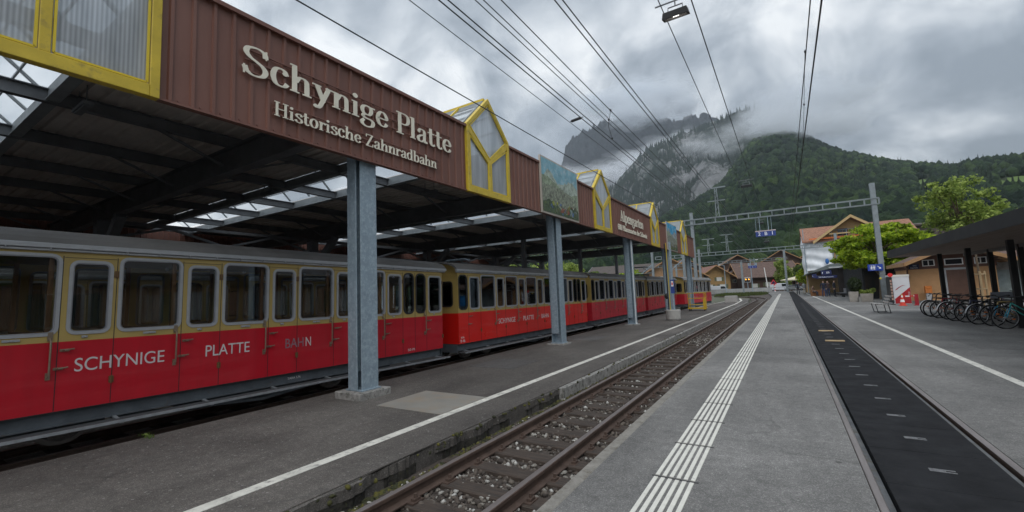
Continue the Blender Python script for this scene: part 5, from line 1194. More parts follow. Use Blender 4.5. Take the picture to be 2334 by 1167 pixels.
for i in range(26): mb.box(-19+i*.34,-19+i*.34+.16,-6.2,-6.1,0,4.6-.02*i+.035*i)
mb.box(-19.4,-10,-6.0,-5.9,0,4.4); mb.build('slat_screen', M('grey_boards', (.13,.13,.13), .8), wh); mb = MB(); mb.prism([(-20,4.9),(-10.2,7.1),(-10.2,7.3),(-20,5.1)], 'y', -7.2, 0); mb.build('lean_to_roof', M('roof_slate_brown', (.075,.06,.052), .85), wh)
for s in ((-24.6,121.5,8.2),(-20.6,121.6,8.15),(-23.2,121.9,7.1)): pass
# station chalet under scaffolding
ch = thing('station_chalet', 'station chalet under renovation with a wooden gable and red tiled roof', 'building', (9,96,0))
ochre_w = M('chalet_ochre', (.40,.26,.12), .8, 0, .15, 1); mb = MB(); mb.box(-5.6,8,-6,10,0,8.8); mb.prism([(-3.6,8.8),(5.2,8.8),(.8,12.0)], 'y', -6.5, -6.4); mb.build('wall', ochre_w, ch)
mb = MB(); mb.prism([(-7.4,8.5),(-7.4,8.75),(-1.5,11.6),(5.5,8.75),(5.5,8.5),(-1.5,11.35)], 'x', -6.0, 9.0); mb.build('roof', M('chalet_tiles', (.31,.155,.095), .85, 0, .5, 3, bump=.4, bs=8, alt=(.16,.07,.05), altlo=.5, althi=.6, stretch=(1,1,4)), ch)
mb = MB(); mb.prism([(-4.4,8.25),(.8,12.1),(6.0,8.25),(6.0,8.6),(.8,12.45),(-4.4,8.6)], 'y', -8.0, 2); mb.build('gable_roof', M('chalet_tiles_b', (.32,.155,.095), .85, 0, .4, 3), ch)
mb = MB(); mb.prism([(-4.5,8.15),(.8,12.05),(6.1,8.15),(6.1,8.62),(.8,12.5),(-4.5,8.62)], 'y', -8.1, -8.0); mb.beam((-2.2,-8.0,9.6),(3.8,-8.0,9.6),.18,.18); mb.build('barge_board', M('new_wood', (.46,.32,.15), .7, 0, .15, 3), ch)
for x0, x1, z0, z1 in ((-1.0,.4,9.3,10.5),(1.3,2.5,9.3,10.5),(-.6,.6,6.2,7.8),(2.5,3.7,6.2,7.8)): window(ch, None, x0, x1, z0, z1, -6.5 if z0 > 9 else -6.0, 1, M('win_red', (.16,.05,.04), .6), inky)
mb = MB(); mb.prism([(-5.0,8.9),(5.5,8.9),(5.5,9.15),(-5.0,9.15)], 'y', -7.7, -7.65); mb.build('orange_band', M('orange_net', (.62,.16,.04), .7), ch)
mb = MB(); mb.box(7.5,22,-2,14,0,10.2); mb.prism([(-2.5,10.2),(-2.5,10.45),(6,11.4),(14.5,10.45),(14.5,10.2),(6,11.2)], 'x', 7.0, 23); mb.build('rear_wing', M('rear_wing_dark', (.085,.07,.06), .8), ch)
sc = thing('scaffold_sheet', 'white plastic sheeting hung on the scaffold at the left end of the chalet', 'scaffold sheeting', (6.0,89.6,0))
sheet = M('white_sheeting', (.74,.76,.79), .55, 0, .12, .8, bump=.25, bs=1.2)
def cloth(nm, fn, nu, nv):
    vs = [fn(i/nu, j/nv) for j in range(nv+1) for i in range(nu+1)]; fs = [(j*(nu+1)+i, j*(nu+1)+i+1, (j+1)*(nu+1)+i+1, (j+1)*(nu+1)+i) for j in range(nv) for i in range(nu)]
    o = MB().add(vs, fs).build(nm, sheet, sc, smooth=True); m = o.modifiers.new('solid', 'SOLIDIFY'); m.thickness = .02; return o
cloth('front_sheet', lambda u, v: (-2.65+3.7*u, -.15+.12*math.sin(v*19+u*3)+.05*math.sin(u*22), 3.7+5.0*v+.10*math.sin(u*7)), 24, 30)
cloth('end_sheet', lambda u, v: (-2.65-.35*(1-u)+.1*math.sin(v*15), .0+6*(1-u), 3.2+(5.2+1.9*(1-u))*v), 16, 26)
mb = MB()
for x in (-2.75,1.15,3.2,6.0): mb.tube([(x,-.3,0 if x < 0 else 3.5),(x,-.3,10.3 if x > 0 else 10.9)], .06, 6)
for z in (8.9,9.7,10.3): mb.tube([(1.1,-.3,z),(8.0,-.3,z)], .04, 6)
mb.build('scaffold_tube', galv, sc)
t = thing('blue_drum', 'blue bag hanging on the white scaffold sheeting', 'bag', (6.2,89.0,4.75)); mb = MB(); mb.ell((0,0,.45),(.28,.25,.48),12,8); mb.build('bag', M('bag_blue', (.02,.12,.36), .5), t)
# platform canopy and glazed front of the station
st = thing('station_building', 'dark glazed station front with a grey flat canopy and dark cladding', 'building', (6,70,0))
mb = MB(); mb.prism([(-3.3,3.05),(-1.1,3.95),(8,4.05),(8,3.55),(-1.0,3.40),(-3.3,2.95)], 'y', -3, 22); mb.build('canopy', M('canopy_grey', (.12,.14,.14), .6, 0, .1), st); mb = MB(); mb.prism([(-1.25,3.42),(8,3.52),(8,3.66),(-1.25,3.60)], 'y', -3.1, -3.0); mb.build('canopy_trim', M('trim_pale', (.42,.44,.44), .5), st)
mb = MB(); mb.box(-.35,7,-2.5,22,-.02,3.45); mb.build('wall', M('station_dark', (.05,.04,.036), .6, 0, .4, 1.2), st)
mb = MB(); [mb.box(-.40,-.36,-2.4+i*1.6,-1.0+i*1.6,.2,2.6) for i in range(15)]; mb.build('shop_window', darkglass, st)
mb = MB(); mb.box(.2,7.5,-18.5,-2.6,-.02,3.3); 
for i in range(52): mb.box(.12,.2,-18.4+i*.3,-18.28+i*.3,0,3.3)
mb.build('dark_cladding', M('cladding_dark', (.028,.030,.034), .6, 0, .3, 2, stretch=(1,4,.4)), st)
mb = MB(); mb.box(-.2,7.8,-19.2,-2.6,3.3,3.45); mb.build('flat_roof', charc, st); mb = MB(); mb.box(.25,3.2,-18.62,-18.56,.05,2.6); mb.build('door_recess', inky, st)
for x, y, z, w_, h_, txt, lab in ((3.75,64.5,2.62,1.05,.52,'1 B','dark blue sign plate under the canopy edge, the upper one'),(2.9,66.4,2.3,.5,.5,'i','small square dark blue sign plate under the canopy'),(3.3,66.8,2.2,2.2,.36,'Wilderswil','long dark blue name plate under the canopy')):
    t = thing('platform_sign', lab, 'sign', (x,y,z)); MB().box(0,w_,-.05,0,0,h_).build('plate', M('navy_sign2', (.012,.02,.09), .5), t); sans(txt, h_*.62, 'lettering', sw, basis((w_*.12,-.055,h_*.26),(1,0,0),(0,0,1)), t, .002, width=w_*.7 if len(txt) > 2 else None)
mb = MB(); mb.cyl((3.95,64.6,0),(3.95,64.6,3.5),.06,n=8); mb.cyl((3.6,72,0),(3.6,72,3.4),.06,n=8); tag(mb.build('canopy_post', galv), 'thin grey posts carrying the station canopy', 'posts') if False else None
t = thing('flower_trough', 'brown wooden flower trough on the far platform', 'planter', (3.5,69,0)); mb = MB(); mb.box(-.8,.8,-.4,.4,0,.75); mb.build('trough', M('trough_wood', (.30,.13,.05), .7, 0, .2, 4), t, bevel=.02)
t = thing('seat_row', 'row of grey metal seats against the dark station wall', 'seats', (5.35,60.5,0)); mb = MB(); mb.box(-.3,.2,-1.2,1.2,.42,.47); mb.box(.16,.22,-1.2,1.2,.5,.95); mb.build('seat', M('seat_grey', (.2,.21,.23), .4, .4), t); mb = MB(); [mb.box(-.05,.05,y-.04,y+.04,0,.42) for y in (-1,0,1)]; mb.build('leg', bmetal, t)
# people
def person(x, y, rz, label, pose, top, legs, skin=(.45,.28,.2), hair=(.05,.035,.03), h=1.92, seated=False):
    k = h/1.74; me = bpy.data.meshes.new('person'); 
    if not seated:
        sp = {'walk':.16,'stand':.03}[pose]
        J = [(0,0,.95,.125,.10),(0,0,1.15,.125,.095),(0,0,1.38,.155,.10),(0,0,1.50,.055,.055),(0,-.02,1.58,.075,.085),(0,-.01,1.70,.06,.075)]
        legs_ = [[(.09,0,.88,.085),(.10,-sp*.6,.5,.062),(.10,-sp*.2 if pose == 'stand' else -sp*.9,.09,.045),(.10,-sp*.9-.13,.03,.035)],[(-.09,0,.88,.085),(-.10,sp*.3,.5,.062),(-.10,sp*1.2,.09,.045),(-.10,sp*1.2-.13,.03,.035)]]
        arms = [[(.20,0,1.40,.055),(.25,.03,1.13,.043),(.23,-.12 if pose == 'stand' else -.1,.92,.034),(.21,-.18,.84,.03)],[(-.20,0,1.40,.055),(-.25,.05,1.13,.043),(-.23,-.06,.92,.034),(-.21,-.11,.84,.03)]]
    else:
        J = [(0,0,.50,.13,.11),(0,.02,.70,.13,.10),(0,.0,.93,.155,.10),(0,-.02,1.05,.055,.055),(0,-.04,1.13,.075,.085),(0,-.04,1.25,.06,.075)]
        legs_ = [[(s*.09,-.05,.5,.085),(s*.11,-.45,.47,.065),(s*.11,-.44,.09,.045),(s*.11,-.57,.03,.035)] for s in (1,-1)]
        arms = [[(s*.2,0,.95,.055),(s*.25,-.05,.7,.043),(s*.16,-.28,.58,.034),(s*.12,-.36,.56,.03)] for s in (1,-1)]
    vs, es, rr = [], [], []
    for j in J: vs.append(j[:3]); rr.append(j[3:5])
    es += [(i,i+1) for i in range(5)]
    for ch_, root_ in [(l,0) for l in legs_]+[(a,2) for a in arms]:
        pr = root_
        for q in ch_: vs.append(q[:3]); rr.append((q[3],q[3])); es.append((pr,len(vs)-1)); pr = len(vs)-1
    me.from_pydata([tuple(c*k for c in v) for v in vs], es, []); o = bpy.data.objects.new('person', me); C.objects.link(o)
    sk = o.modifiers.new('skin', 'SKIN'); o.modifiers.new('sub', 'SUBSURF').levels = 1
    for v, r in zip(me.skin_vertices[0].data, rr): v.radius = (r[0]*k, r[1]*k)
    me.skin_vertices[0].data[0].use_root = True
    bpy.context.view_layer.update(); m2 = bpy.data.meshes.new_from_object(o.evaluated_get(bpy.context.evaluated_depsgraph_get())); bpy.data.objects.remove(o)
    for mm in (M('cloth_%d_%d_%d'%tuple(int(c*99) for c in top), top, .85), M('cloth_%d_%d_%d'%tuple(int(c*99) for c in legs), legs, .85), M('skin', skin, .6), M('shoe', (.02,.02,.02), .7), M('hair_%d'%int(hair[0]*99), hair, .7)): m2.materials.append(mm)
    waist, neck = ((.92,1.50) if not seated else (.52,1.05))
    for p in m2.polygons:
        c = p.center/k; z = c.z; hand = abs(c.x) > .13 and z < (.90 if not seated else .62) and z > (.78 if not seated else .53)
        hd_ = z > neck
        p.material_index = 4 if hd_ and (z > neck+.14 or c.y > .02) else 2 if hd_ or hand else 3 if z < .10 else 1 if (z < waist and abs(c.x) < .2) or (seated and z < .56) else 0; p.use_smooth = True
    o = bpy.data.objects.new('person', m2); C.objects.link(o); o.location = (x,y,0); o.rotation_euler = (0,0,rz); return tag(o, label, 'person')
person(1.58, 80.5, .2, 'person in dark clothes walking on the far platform near the crossing', 'walk', (.015,.018,.03), (.012,.012,.016))
person(2.45, 82, 2.8, 'person in a grey jacket and pale trousers standing on the far platform', 'stand', (.25,.26,.27), (.42,.36,.27))
person(3.68, 61.5, .1, 'person in a dark blue jacket and jeans walking towards the camera', 'walk', (.012,.016,.035), (.03,.05,.11))
person(4.15, 62.6, .3, 'person in brown jacket and jeans just behind the walking one in blue', 'stand', (.05,.03,.028), (.03,.05,.10))
person(4.75, 62.4, 1.2, 'person in dark clothes half hidden beside the dark station wall', 'stand', (.02,.02,.028), (.02,.022,.03))
person(2.95, 68.4, 1.0, 'person sitting by the brown flower trough', 'stand', (.22,.14,.10), (.03,.04,.06), seated=True)
# level crossing, fence, cars and street things at the far end
cx = thing('crossing_signal', 'level crossing signal with two lit amber lamps on a grey post', 'signal', (-9.0,140,.3)); mb = MB(); mb.cyl((0,0,-.5),(0,0,2.6),.09,n=8); mb.build('post', galv, cx)
mb = MB(); mb.box(-.78,.78,-.06,.06,2.35,3.75); mb.build('backing', M('signal_border', (.55,.55,.55), .5), cx, bevel=.2); mb = MB(); mb.box(-.68,.68,-.09,-.062,2.47,3.62); mb.build('board', blackm, cx, bevel=.01)
for x in (-.38,.38): mb = MB(); mb.cyl((x,-.14,3.25),(x,-.092,3.25),.17,n=14); mb.build('lamp', emis('amber', (1,.42,.06), 2.2) if 'amber' not in bpy.data.materials else bpy.data.materials['amber'], cx)
t = thing('crossing_pole', 'white raised barrier pole near the brown houses', 'barrier', (-4.2,138,.2)); mb = MB(); mb.tube([(.15,0,0),(-.35,0,6.3)], [.13,.08], 8); mb.build('pole', whitem, t)
t = thing('striped_post', 'short red and white striped post by the crossing', 'post', (-2.2,122,0)); mb = MB(); [mb.cyl((0,0,i*.3),(0,0,i*.3+.3),.13,n=8,m=i%2) for i in range(6)]; mb.build('post', [whitem, M('signal_red', (.65,.03,.03), .4)], t)
t = thing('warning_sign', 'triangular warning sign with red border by the crossing', 'sign', (-2.5,128,0)); mb = MB(); mb.prism([(-.75,1.8),(.75,1.8),(0,3.1)], 'y', 0, .04); mb.build('border', M('signal_red', (.65,.03,.03), .4), t); mb = MB(); mb.prism([(-.5,1.95),(.5,1.95),(0,2.8)], 'y', -.02, 0); mb.build('face', M('navy_sign', (.01,.013,.06), .5), t); mb = MB(); mb.cyl((0,.06,0),(0,.06,1.8),.05,n=6); mb.build('post', galv, t)
mb = MB(); n = 24
for i in range(n+1): x = -16+i*1.05; mb.cyl((x,117,0),(x,117,1.1),.03,n=5)
for z in (.55,1.1): mb.tube([(-16,117,z),(9.2,117,z)], .035, 5)
tag(mb.build('railing', M('railing_grey', (.25,.28,.3), .5, .3)), 'low grey tubular railing across the far end of the tracks', 'railing')
def car(x, y, rz, col, label, van=False):
    t = thing('parked_car', label, 'car' if not van else 'van', (x,y,0), rz, 'cars beyond the crossing'); mb = MB(); p = [(-2.1,.35),(2.1,.35),(2.15,.75),(1.3,.95),(.6,1.45),(-1.3,1.48),(-2.0,1.0),(-2.15,.7)] if not van else [(-2.4,.35),(2.4,.35),(2.4,1.0),(1.9,1.15),(1.5,2.0),(-2.4,2.05)]
    mb.prism(p, 'y', -.85, .85); mb.build('body', M('car_%d%d%d'%tuple(int(c*9) for c in col), col, .3, .1, .03, coat=.5), t, bevel=.08); mb = MB(); mb.prism([(.5,1.38),(1.1,.98),(-1.75,1.02),(-1.2,1.4)] if not van else [(1.35,1.9),(1.75,1.2),(.3,1.2),(.3,1.9)], 'y', -.87, .87); mb.build('window', inky, t)
    for sx in (-1.35,1.35):
        for sy in (-.8,.8): mb = MB(); mb.cyl((sx,sy-.1,.32),(sx,sy+.1,.32),.32,n=14); mb.build('wheel', blackm, t)
car(-1.2,134,.1,(.55,.57,.6),'white van parked left of the umbrella',True); car(1.9,131,.05,(.6,.62,.63),'white car parked under the cream umbrella'); car(-16.4,139,.3,(.55,.56,.58),'white van beside the dark annex',True)
wl = MB(); wl.box(-34,-3,131,131.4,-.45,1.0); tag(wl.build('low_wall', M('wall_white', (.34,.34,.33), .85, 0, .2, 1)), 'low white wall in front of the brown houses', 'wall')
t = thing('cafe_umbrella', 'large cream parasol at the far end of the platform', 'parasol', (2.2,127,0)); mb = MB(); mb.lathe([(3.2,2.55),(3.25,2.75),(.1,3.5)], n=12); mb.build('canopy', M('parasol_cream', (.55,.50,.36), .8), t); mb = MB(); mb.cyl((0,0,0),(0,0,3.4),.05,n=6); mb.build('pole', galv, t)
t = thing('orange_sign', 'pair of orange direction signs on a post at the platform end', 'sign', (2.4,112,0)); mb = MB(); mb.cyl((0,0,0),(0,0,4.4),.05,n=6); mb.build('post', galv, t); mb = MB(); mb.box(-.1,.75,-.05,0,3.7,4.15); mb.box(-.5,.35,-.05,0,2.7,3.1); mb.build('plate', M('plate_orange', (.62,.26,.02), .5), t)
for x, y, h, lab in ((-13.4,128,7.6,'slim street lamp before the yellow house'),(-7.1,126,8.2,'slim grey lamp mast left of the crossing signal')):
    t = thing('street_lamp', lab, 'street lamp', (x,y,0)); mb = MB(); mb.tube([(0,0,0),(0,0,h-.2)], [.11,.07], 8); mb.tube([(0,0,h-.2),(-1.1 if x < -10 else 1.3,0,h)] , .04, 6); mb.build('mast', galv, t); mb = MB(); mb.ell((-1.2 if x < -10 else 1.4,0,h),(.35,.15,.1),10,6); mb.build('head', whitem, t)
mb = MB(); mb.box(-90,60,119,127,-.44,.02); S(mb.build('road', asphalt('asphalt_road', (.13,.13,.13),(.17,.17,.17),(.1,.1,.1))))
# houses on the station side, south of the camera's view (they show in the carriage windows)
house('station_house', 'broad grey roofed house on the station side, only seen mirrored in the carriage windows', (19,14,0), -1.571, 26, 12, 4.2, 4.2, M('peach_boards', (.33,.2,.11), .8), tile_gr, 1.2, [(-8,-6.6,1,2.6),(-3,-1.6,1,2.6),(2,3.4,1,2.6),(7,8.4,1,2.6)], axis='x')

for x, y, z, rz, w, d, h, rh, lab in ((-33,176,4,.5,11,10,5,3.6,'brown chalet on the rising ground behind the yellow house'),(-16,190,5,.25,13,11,4.6,3.8,'dark roofed chalet above the annex, partly hidden by its ridge'),(-1,198,6,.1,12,10,5,3.6,'small dark chalet on the slope behind the long brown house'),(12,205,6,-.1,14,11,5,3.8,'dark chalet on the slope behind the station chalet'),(-24,168,1,.1,9,9,4.2,3.0,'low brown barn between the grey roofed house and the yellow house')):
    house('hillside_chalet', lab, (x,y,z), rz, w, d, h, rh, brd, tile_dk, 1.3, [(-2.6,-1.5,2.6,3.7),(.6,1.7,2.6,3.7)], axis='y')
# ---------------------------------------------------------------- trees and plants
def leafmat(name, stops, tr=.35):
    m = bpy.data.materials.new(name); m.use_nodes = True; g = N(m.node_tree); geo = g.n('ShaderNodeNewGeometry')
    c = g.ramp((geo,'Random Per Island'), stops)
    nz = g.n('ShaderNodeTexNoise', {'Vector': (geo,'Position'), 'Scale': 1.1, 'Detail': 3}); c = g.mix(1, c, g.ramp(nz, [(.3,.7),(.7,1.3)]), 'MULTIPLY')
    d = g.n('ShaderNodeBsdfPrincipled', {'Base Color': (c,2), 'Roughness': .6, 'Specular IOR Level': .3}); t = g.n('ShaderNodeBsdfTranslucent', {'Color': (c,2)})
    g.n('ShaderNodeOutputMaterial', {'Surface': g.n('ShaderNodeMixShader', {0: tr, 1: d, 2: t})}); return m
bark = M('bark', (.12,.09,.06), .9, 0, .3, 10)
def leaves(name, clumps, per, size, mat, parent, seed, flat=.5, off=(0,0,0)):
    """clumps: array (x,y,z,rx,ry,rz); leaf quads scattered through each clump, denser near its skin"""
    rs = np.random.RandomState(seed); c = np.repeat(np.asarray(clumps, float), per, 0); n = len(c)
    d = rs.randn(n, 3); d /= np.linalg.norm(d, axis=1)[:,None]; r = rs.rand(n,1)**.45
    P = c[:,:3]+d*r*c[:,3:6]
    nrm = rs.randn(n,3)*.7+d*.6; nrm[:,2] += flat; nrm /= np.linalg.norm(nrm, axis=1)[:,None]
    a = np.cross(nrm, rs.randn(n,3)); a /= np.linalg.norm(a, axis=1)[:,None]; b = np.cross(nrm, a)
    s = size*rs.uniform(.6,1.35,(n,1)); a *= s*.5; b *= s*.85
    V = np.stack([P-b, P+a-b*.1, P+b, P-a-b*.1], 1).reshape(-1,3)-np.array(off); F = np.arange(n*4).reshape(-1,4)
    o = numesh(name, V, F, mat); o.parent = parent; return o
def crown_clumps(rs, n, c, R, cl, squash=.6, hollow=.35, lo=-.9):
    out = []
    while len(out) < n:
        d = rs.randn(3); d /= np.linalg.norm(d); r = hollow+(1-hollow)*rs.rand()**.5
        if d[2] < lo: continue
        p = np.array(c)+d*r*np.array(R)*rs.uniform(.85,1.08); s = cl*rs.uniform(.6,1.3); out.append((*p, s, s, s*squash))
    return out
def limbs(mb, base, top, clumps, k, r, rs):
    base = Vector(base); top = Vector(top); mb.tube([base, base.lerp(top,.5)+Vector((.05,.03,0)), top], [r, r*.8, r*.45], 8)
    for c in random.Random(3).sample(list(clumps), min(k, len(clumps))):
        s = base.lerp(top, rs.uniform(.45,1)); e = Vector(c[:3]); m = s.lerp(e,.5)+Vector((0,0,.15*(e-s).length)); mb.tube([s,m,e], [r*.4,r*.25,r*.08], 5)
def tree(name, label, loc, crown, R, n, cl, per, leaf, mat, seed, trunk_r=.16, squash=.6, hollow=.35, group=None, cat='tree', lo=-.9, limbk=22):
    t = thing(name, label, cat, loc, 0, group); rs = np.random.RandomState(seed); C_ = crown_clumps(rs, n, crown, R, cl, squash, hollow, lo)
    mb = MB(); limbs(mb, (0,0,0), (crown[0]*.7,crown[1]*.7,crown[2]), C_, limbk, trunk_r, rs); mb.build('trunk', bark, t)
    leaves('crown', C_, per, leaf, mat, t, seed+1); return t
lm_maple = leafmat('leaf_maple', [(0,(.11,.19,.012)),(.5,(.29,.40,.02)),(1,(.50,.60,.05))], .5)
lm_green = leafmat('leaf_green', [(0,(.12,.18,.035)),(.6,(.26,.34,.07)),(1,(.42,.49,.13))], .5)
lm_dark = leafmat('leaf_dark', [(0,(.012,.022,.006)),(.7,(.03,.05,.012)),(1,(.05,.075,.02))], .2)
lm_mid = leafmat('leaf_mid', [(0,(.05,.085,.02)),(.6,(.11,.16,.035)),(1,(.18,.235,.05))], .35)
tree('round_maple', 'bright green spreading maple with layered foliage behind the right mast', (7.0,49.3,0), (.25,0,4.35), (3.4,3.0,2.25), 130, .85, 150, .17, lm_maple, 11, .15, .32, .45, lo=-.75)
tree('tall_tree', 'tall loose light green tree rising above the shelter roof', (15.2,60,0), (0,0,8.3), (3.1,3.0,3.9), 78, .68, 80, .19, lm_green, 21, .2, .75, .2)
tree('tall_tree', 'lower green tree to the right of the tall loose one, above the shelter roof', (19.2,63,0), (0,0,6.4), (2.6,2.6,2.6), 50, .8, 90, .23, lm_green, 25, .2, .75, .25)
tree('garden_tree', 'light green garden tree in front of the long white house', (-32,108,0), (0,0,4.4), (3.2,3,2.4), 46, 1.0, 80, .32, lm_maple, 31, .2, .6)
tree('garden_tree', 'slim pale green tree before the long brown timber house', (-.4,143,0), (0,0,5.2), (1.9,1.9,4.0), 40, .95, 70, .34, lm_green, 35, .2, .8)
tree('garden_tree', 'small bright green tree at the left corner of the station', (3.2,100,0), (0,0,3.0), (1.3,1.3,1.3), 24, .6, 70, .24, lm_maple, 37, .1, .8)
tree('garden_tree', 'tiny dark green shrub tree beside the café parasol', (4.4,112,0), (0,0,1.3), (.9,.9,1.0), 16, .5, 60, .24, lm_mid, 39, .08, .8)
for i, (x, y, h, r) in enumerate(((-46,100,9.5,4.5),(-52,112,10,5),(-61,118,11,5.5),(-41,104,7,3.2),(-70,110,12,6),(-34,92,5.5,2.6))):
    tree('hedgerow_tree', ['broad green tree seen under the far shed roof beside the second column','broad dark green tree deeper behind the first tree under the shed roof','wide green tree far left under the shed roof','smaller green tree next to the slatted lean-to','widest green tree at the far left under the shed roof','low green tree just above the carriage roofs'][i], (x,y,0), (0,0,h*.6), (r,r,h*.45), 50, r*.32, 80, .38, lm_mid if i % 2 else lm_green, 50+i, .25, .7, group='trees beyond the shed')
t = thing('clipped_bush', 'round clipped dark green bush standing in the taller planter', 'bush', (4.76,44.9,.80)); rs = np.random.RandomState(5); mb = MB(); mb.tube([(0,0,-.05),(0,0,.4)],.04,6); mb.ell((0,0,.58),(.40,.40,.52),16,10); mb.build('core', M('bush_core', (.012,.022,.007), .9), t)
cl = [(.42*math.sin(a)*math.cos(b)*1.0,.42*math.sin(a)*math.sin(b),.58+.56*math.cos(a),.09,.09,.09) for a, b in zip(np.arccos(rs.uniform(-1,1,260)), rs.uniform(0,6.28,260))]; leaves('foliage', cl, 14, .05, lm_dark, t, 8)
t = thing('planter_shrub', 'loose yellow green shrubs growing in the right planter', 'shrub', (5.42,44.9,.6)); leaves('foliage', [(rs.uniform(-.4,.55),rs.uniform(-.3,.3),rs.uniform(.05,.38),.16,.16,.13) for _ in range(26)], 40, .07, lm_green, t, 9)
t = thing('weed_tuft', 'small green weed growing at the edge of the train trench', 'weed', (-7.12,2.35,0)); leaves('leaf', [(0,0,.02,.13,.1,.05)], 26, .035, lm_mid, t, 4)
# rough grass by the crossing
rs = np.random.RandomState(9); n = 9000; P = np.stack([rs.uniform(-12.5,-2.8,n), rs.uniform(96,117,n), np.zeros(n)],1); w = np.where((P[:,0] > -4-(P[:,1]-75)*.07) , 1, 1); P = P[P[:,0] < -5.4+rs.uniform(0,1,len(P))*2.0+ (P[:,1]-96)*.03]; n = len(P); hh = rs.uniform(.25,.75,(n,1)); d = rs.randn(n,3)*.12; d[:,2] = 0
V = np.stack([P+np.array([-.03,0,0]), P+np.array([.03,0,0]), P+d+np.concatenate([np.zeros((n,2)),hh],1)],1).reshape(-1,3); o = numesh('rough_grass', V, np.arange(n*3).reshape(-1,3), leafmat('grass_blade', [(0,(.035,.05,.012)),(1,(.09,.115,.03))], .3)); tag(o, 'rough green grass strip before the level crossing', 'grass', kind='stuff'); o.location.z = -.3
for i, (x, y) in enumerate(((12,2),(24,30),(30,-4))): tree('street_tree', ['round street tree by the grey roofed house, only mirrored in the windows','street tree behind the grey roofed house, only mirrored in the windows','street tree south of the grey roofed house, only mirrored in the windows'][i], (x,y,0), (0,0,5), (3.4,3.4,3), 40, 1.1, 70, .35, lm_mid, 80+i)

for i, (x, y, z, r) in enumerate(((-9,176,2,3.0),(-27,158,0,3.2),(4.5,152,0,2.6),(-37,160,1,3.4),(9,176,3,3.4))):
    tree('village_tree', ['leafy tree on the slope between two dark chalets','tree beside the yellow timber house','tree right of the long brown house','tree behind the grey roofed house','tree behind the station chalet'][i], (x,y,z), (0,0,5), (r,r,r), 36, 1.1, 60, .45, lm_mid, 120+i, .2, .8, group='trees among the village houses')
# ---------------------------------------------------------------- mountains, forest, low cloud, haze
def vnoise(x, y, seed):
    xi = np.floor(x).astype(int); yi = np.floor(y).astype(int); fx = x-xi; fy = y-yi; fx = fx*fx*(3-2*fx); fy = fy*fy*(3-2*fy)
    h = lambda a, b: ((np.sin(a*127.1+b*311.7+seed*74.7)*43758.5453) % 1)
    return (h(xi,yi)*(1-fx)+h(xi+1,yi)*fx)*(1-fy)+(h(xi,yi+1)*(1-fx)+h(xi+1,yi+1)*fx)*fy
def fbm(x, y, seed, o=5):
    s = 0; a = .5
    for i in range(o): s = s+a*(vnoise(x, y, seed+i)-.5); x = x*2.03; y = y*2.03; a *= .5
    return s
def ridge(name, crest, d0, dist, prof, nu, nv, amp, seed, mat, back=.35, jag=0, rfreq=.012):
    """terrain sheet: azimuth (deg) / tan-elevation of its crest line, foot distance d0, crest distance function"""
    az = np.array([c[0] for c in crest]); el = np.array([c[1] for c in crest]); A = np.linspace(az[0], az[-1], nu); E = np.interp(A, az, el)
    D = np.interp(A, [q[0] for q in dist], [q[1] for q in dist]); V = np.concatenate([np.linspace(0,1,nv), 1+np.linspace(.03,back,max(6,nv//8))])
    a = np.radians(A)[None,:]; v = V[:,None]; F0 = d0 if np.isscalar(d0) else np.interp(A, [q[0] for q in d0], [q[1] for q in d0])[None,:]
    r = F0+(D[None,:]-F0)*v; hc = (E*D)[None,:]+CAM_H
    up_ = np.minimum(v,1); z = hc*(up_**prof); z = np.where(v > 1, hc*(1-(v-1)*1.1), z)
    x = r*np.sin(a); y = r*np.cos(a); w = np.sin(np.pi*np.clip(v,0,1))**.7
    nz = fbm(x*rfreq, y*rfreq, seed, 6); gully = np.abs(fbm((x+y*.3)*rfreq*1.3, y*rfreq*.3, seed+9, 5))
    z = z+amp*w*(nz*1.3-gully*.9)*(.3+v) + jag*fbm(x*.05, y*.05, seed+20, 4)*np.clip(v,0,1)
    z = np.where(v <= 0, -2, z); m, k = x.shape
    P = np.stack([x, y, z], 2).reshape(-1,3); I = np.arange(m*k).reshape(m,k); F = np.stack([I[:-1,:-1], I[:-1,1:], I[1:,1:], I[1:,:-1]], 2).reshape(-1,4)
    o = numesh(name, P, F, mat, True); o['kind'] = 'structure'; return o, np.stack([x,y,z],2)
def rockmat(name, forest, rock, t0, t1, snow=None, sc=.004):
    m = bpy.data.materials.new(name); m.use_nodes = True; g = N(m.node_tree); geo = g.n('ShaderNodeNewGeometry'); pos = (geo,'Position')
    st = g.n('ShaderNodeVectorMath', {0: pos, 1: (1,1,.28)}, operation='MULTIPLY')
    n1_ = g.n('ShaderNodeTexNoise', {'Vector': st, 'Scale': sc, 'Detail': 9, 'Roughness': .68}); n2_ = g.n('ShaderNodeTexNoise', {'Vector': st, 'Scale': sc*6, 'Detail': 7, 'Roughness': .7})
    f = g.math('ADD', g.math('MULTIPLY', n1_, .65), g.math('MULTIPLY', n2_, .35))
    rk = g.mix(1, rock, g.ramp(n2_, [(.3,.5),(.7,1.4)]), 'MULTIPLY'); fo = g.mix(1, forest, g.ramp(n2_, [(.35,.6),(.65,1.4)]), 'MULTIPLY')
    c = g.mix(g.ramp(f, [(t0,0),(t1,1)]), fo, rk)
    if snow:
        sp = g.n('ShaderNodeSeparateXYZ', {0: pos}); hz = g.math('ADD', (sp,2), g.math('MULTIPLY', n2_, 260)); c = g.mix(g.ramp(g.math('DIVIDE', hz, 2000), [(snow,0),(snow+.012,1)]), c, (.75,.78,.82))
    bp = g.n('ShaderNodeBump', {'Height': n2_, 'Strength': 1, 'Distance': 25})
    g.n('ShaderNodeOutputMaterial', {'Surface': g.n('ShaderNodeBsdfPrincipled', {'Base Color': (c,2), 'Roughness': .95, 'Normal': bp, 'Specular IOR Level': .1})}); return m
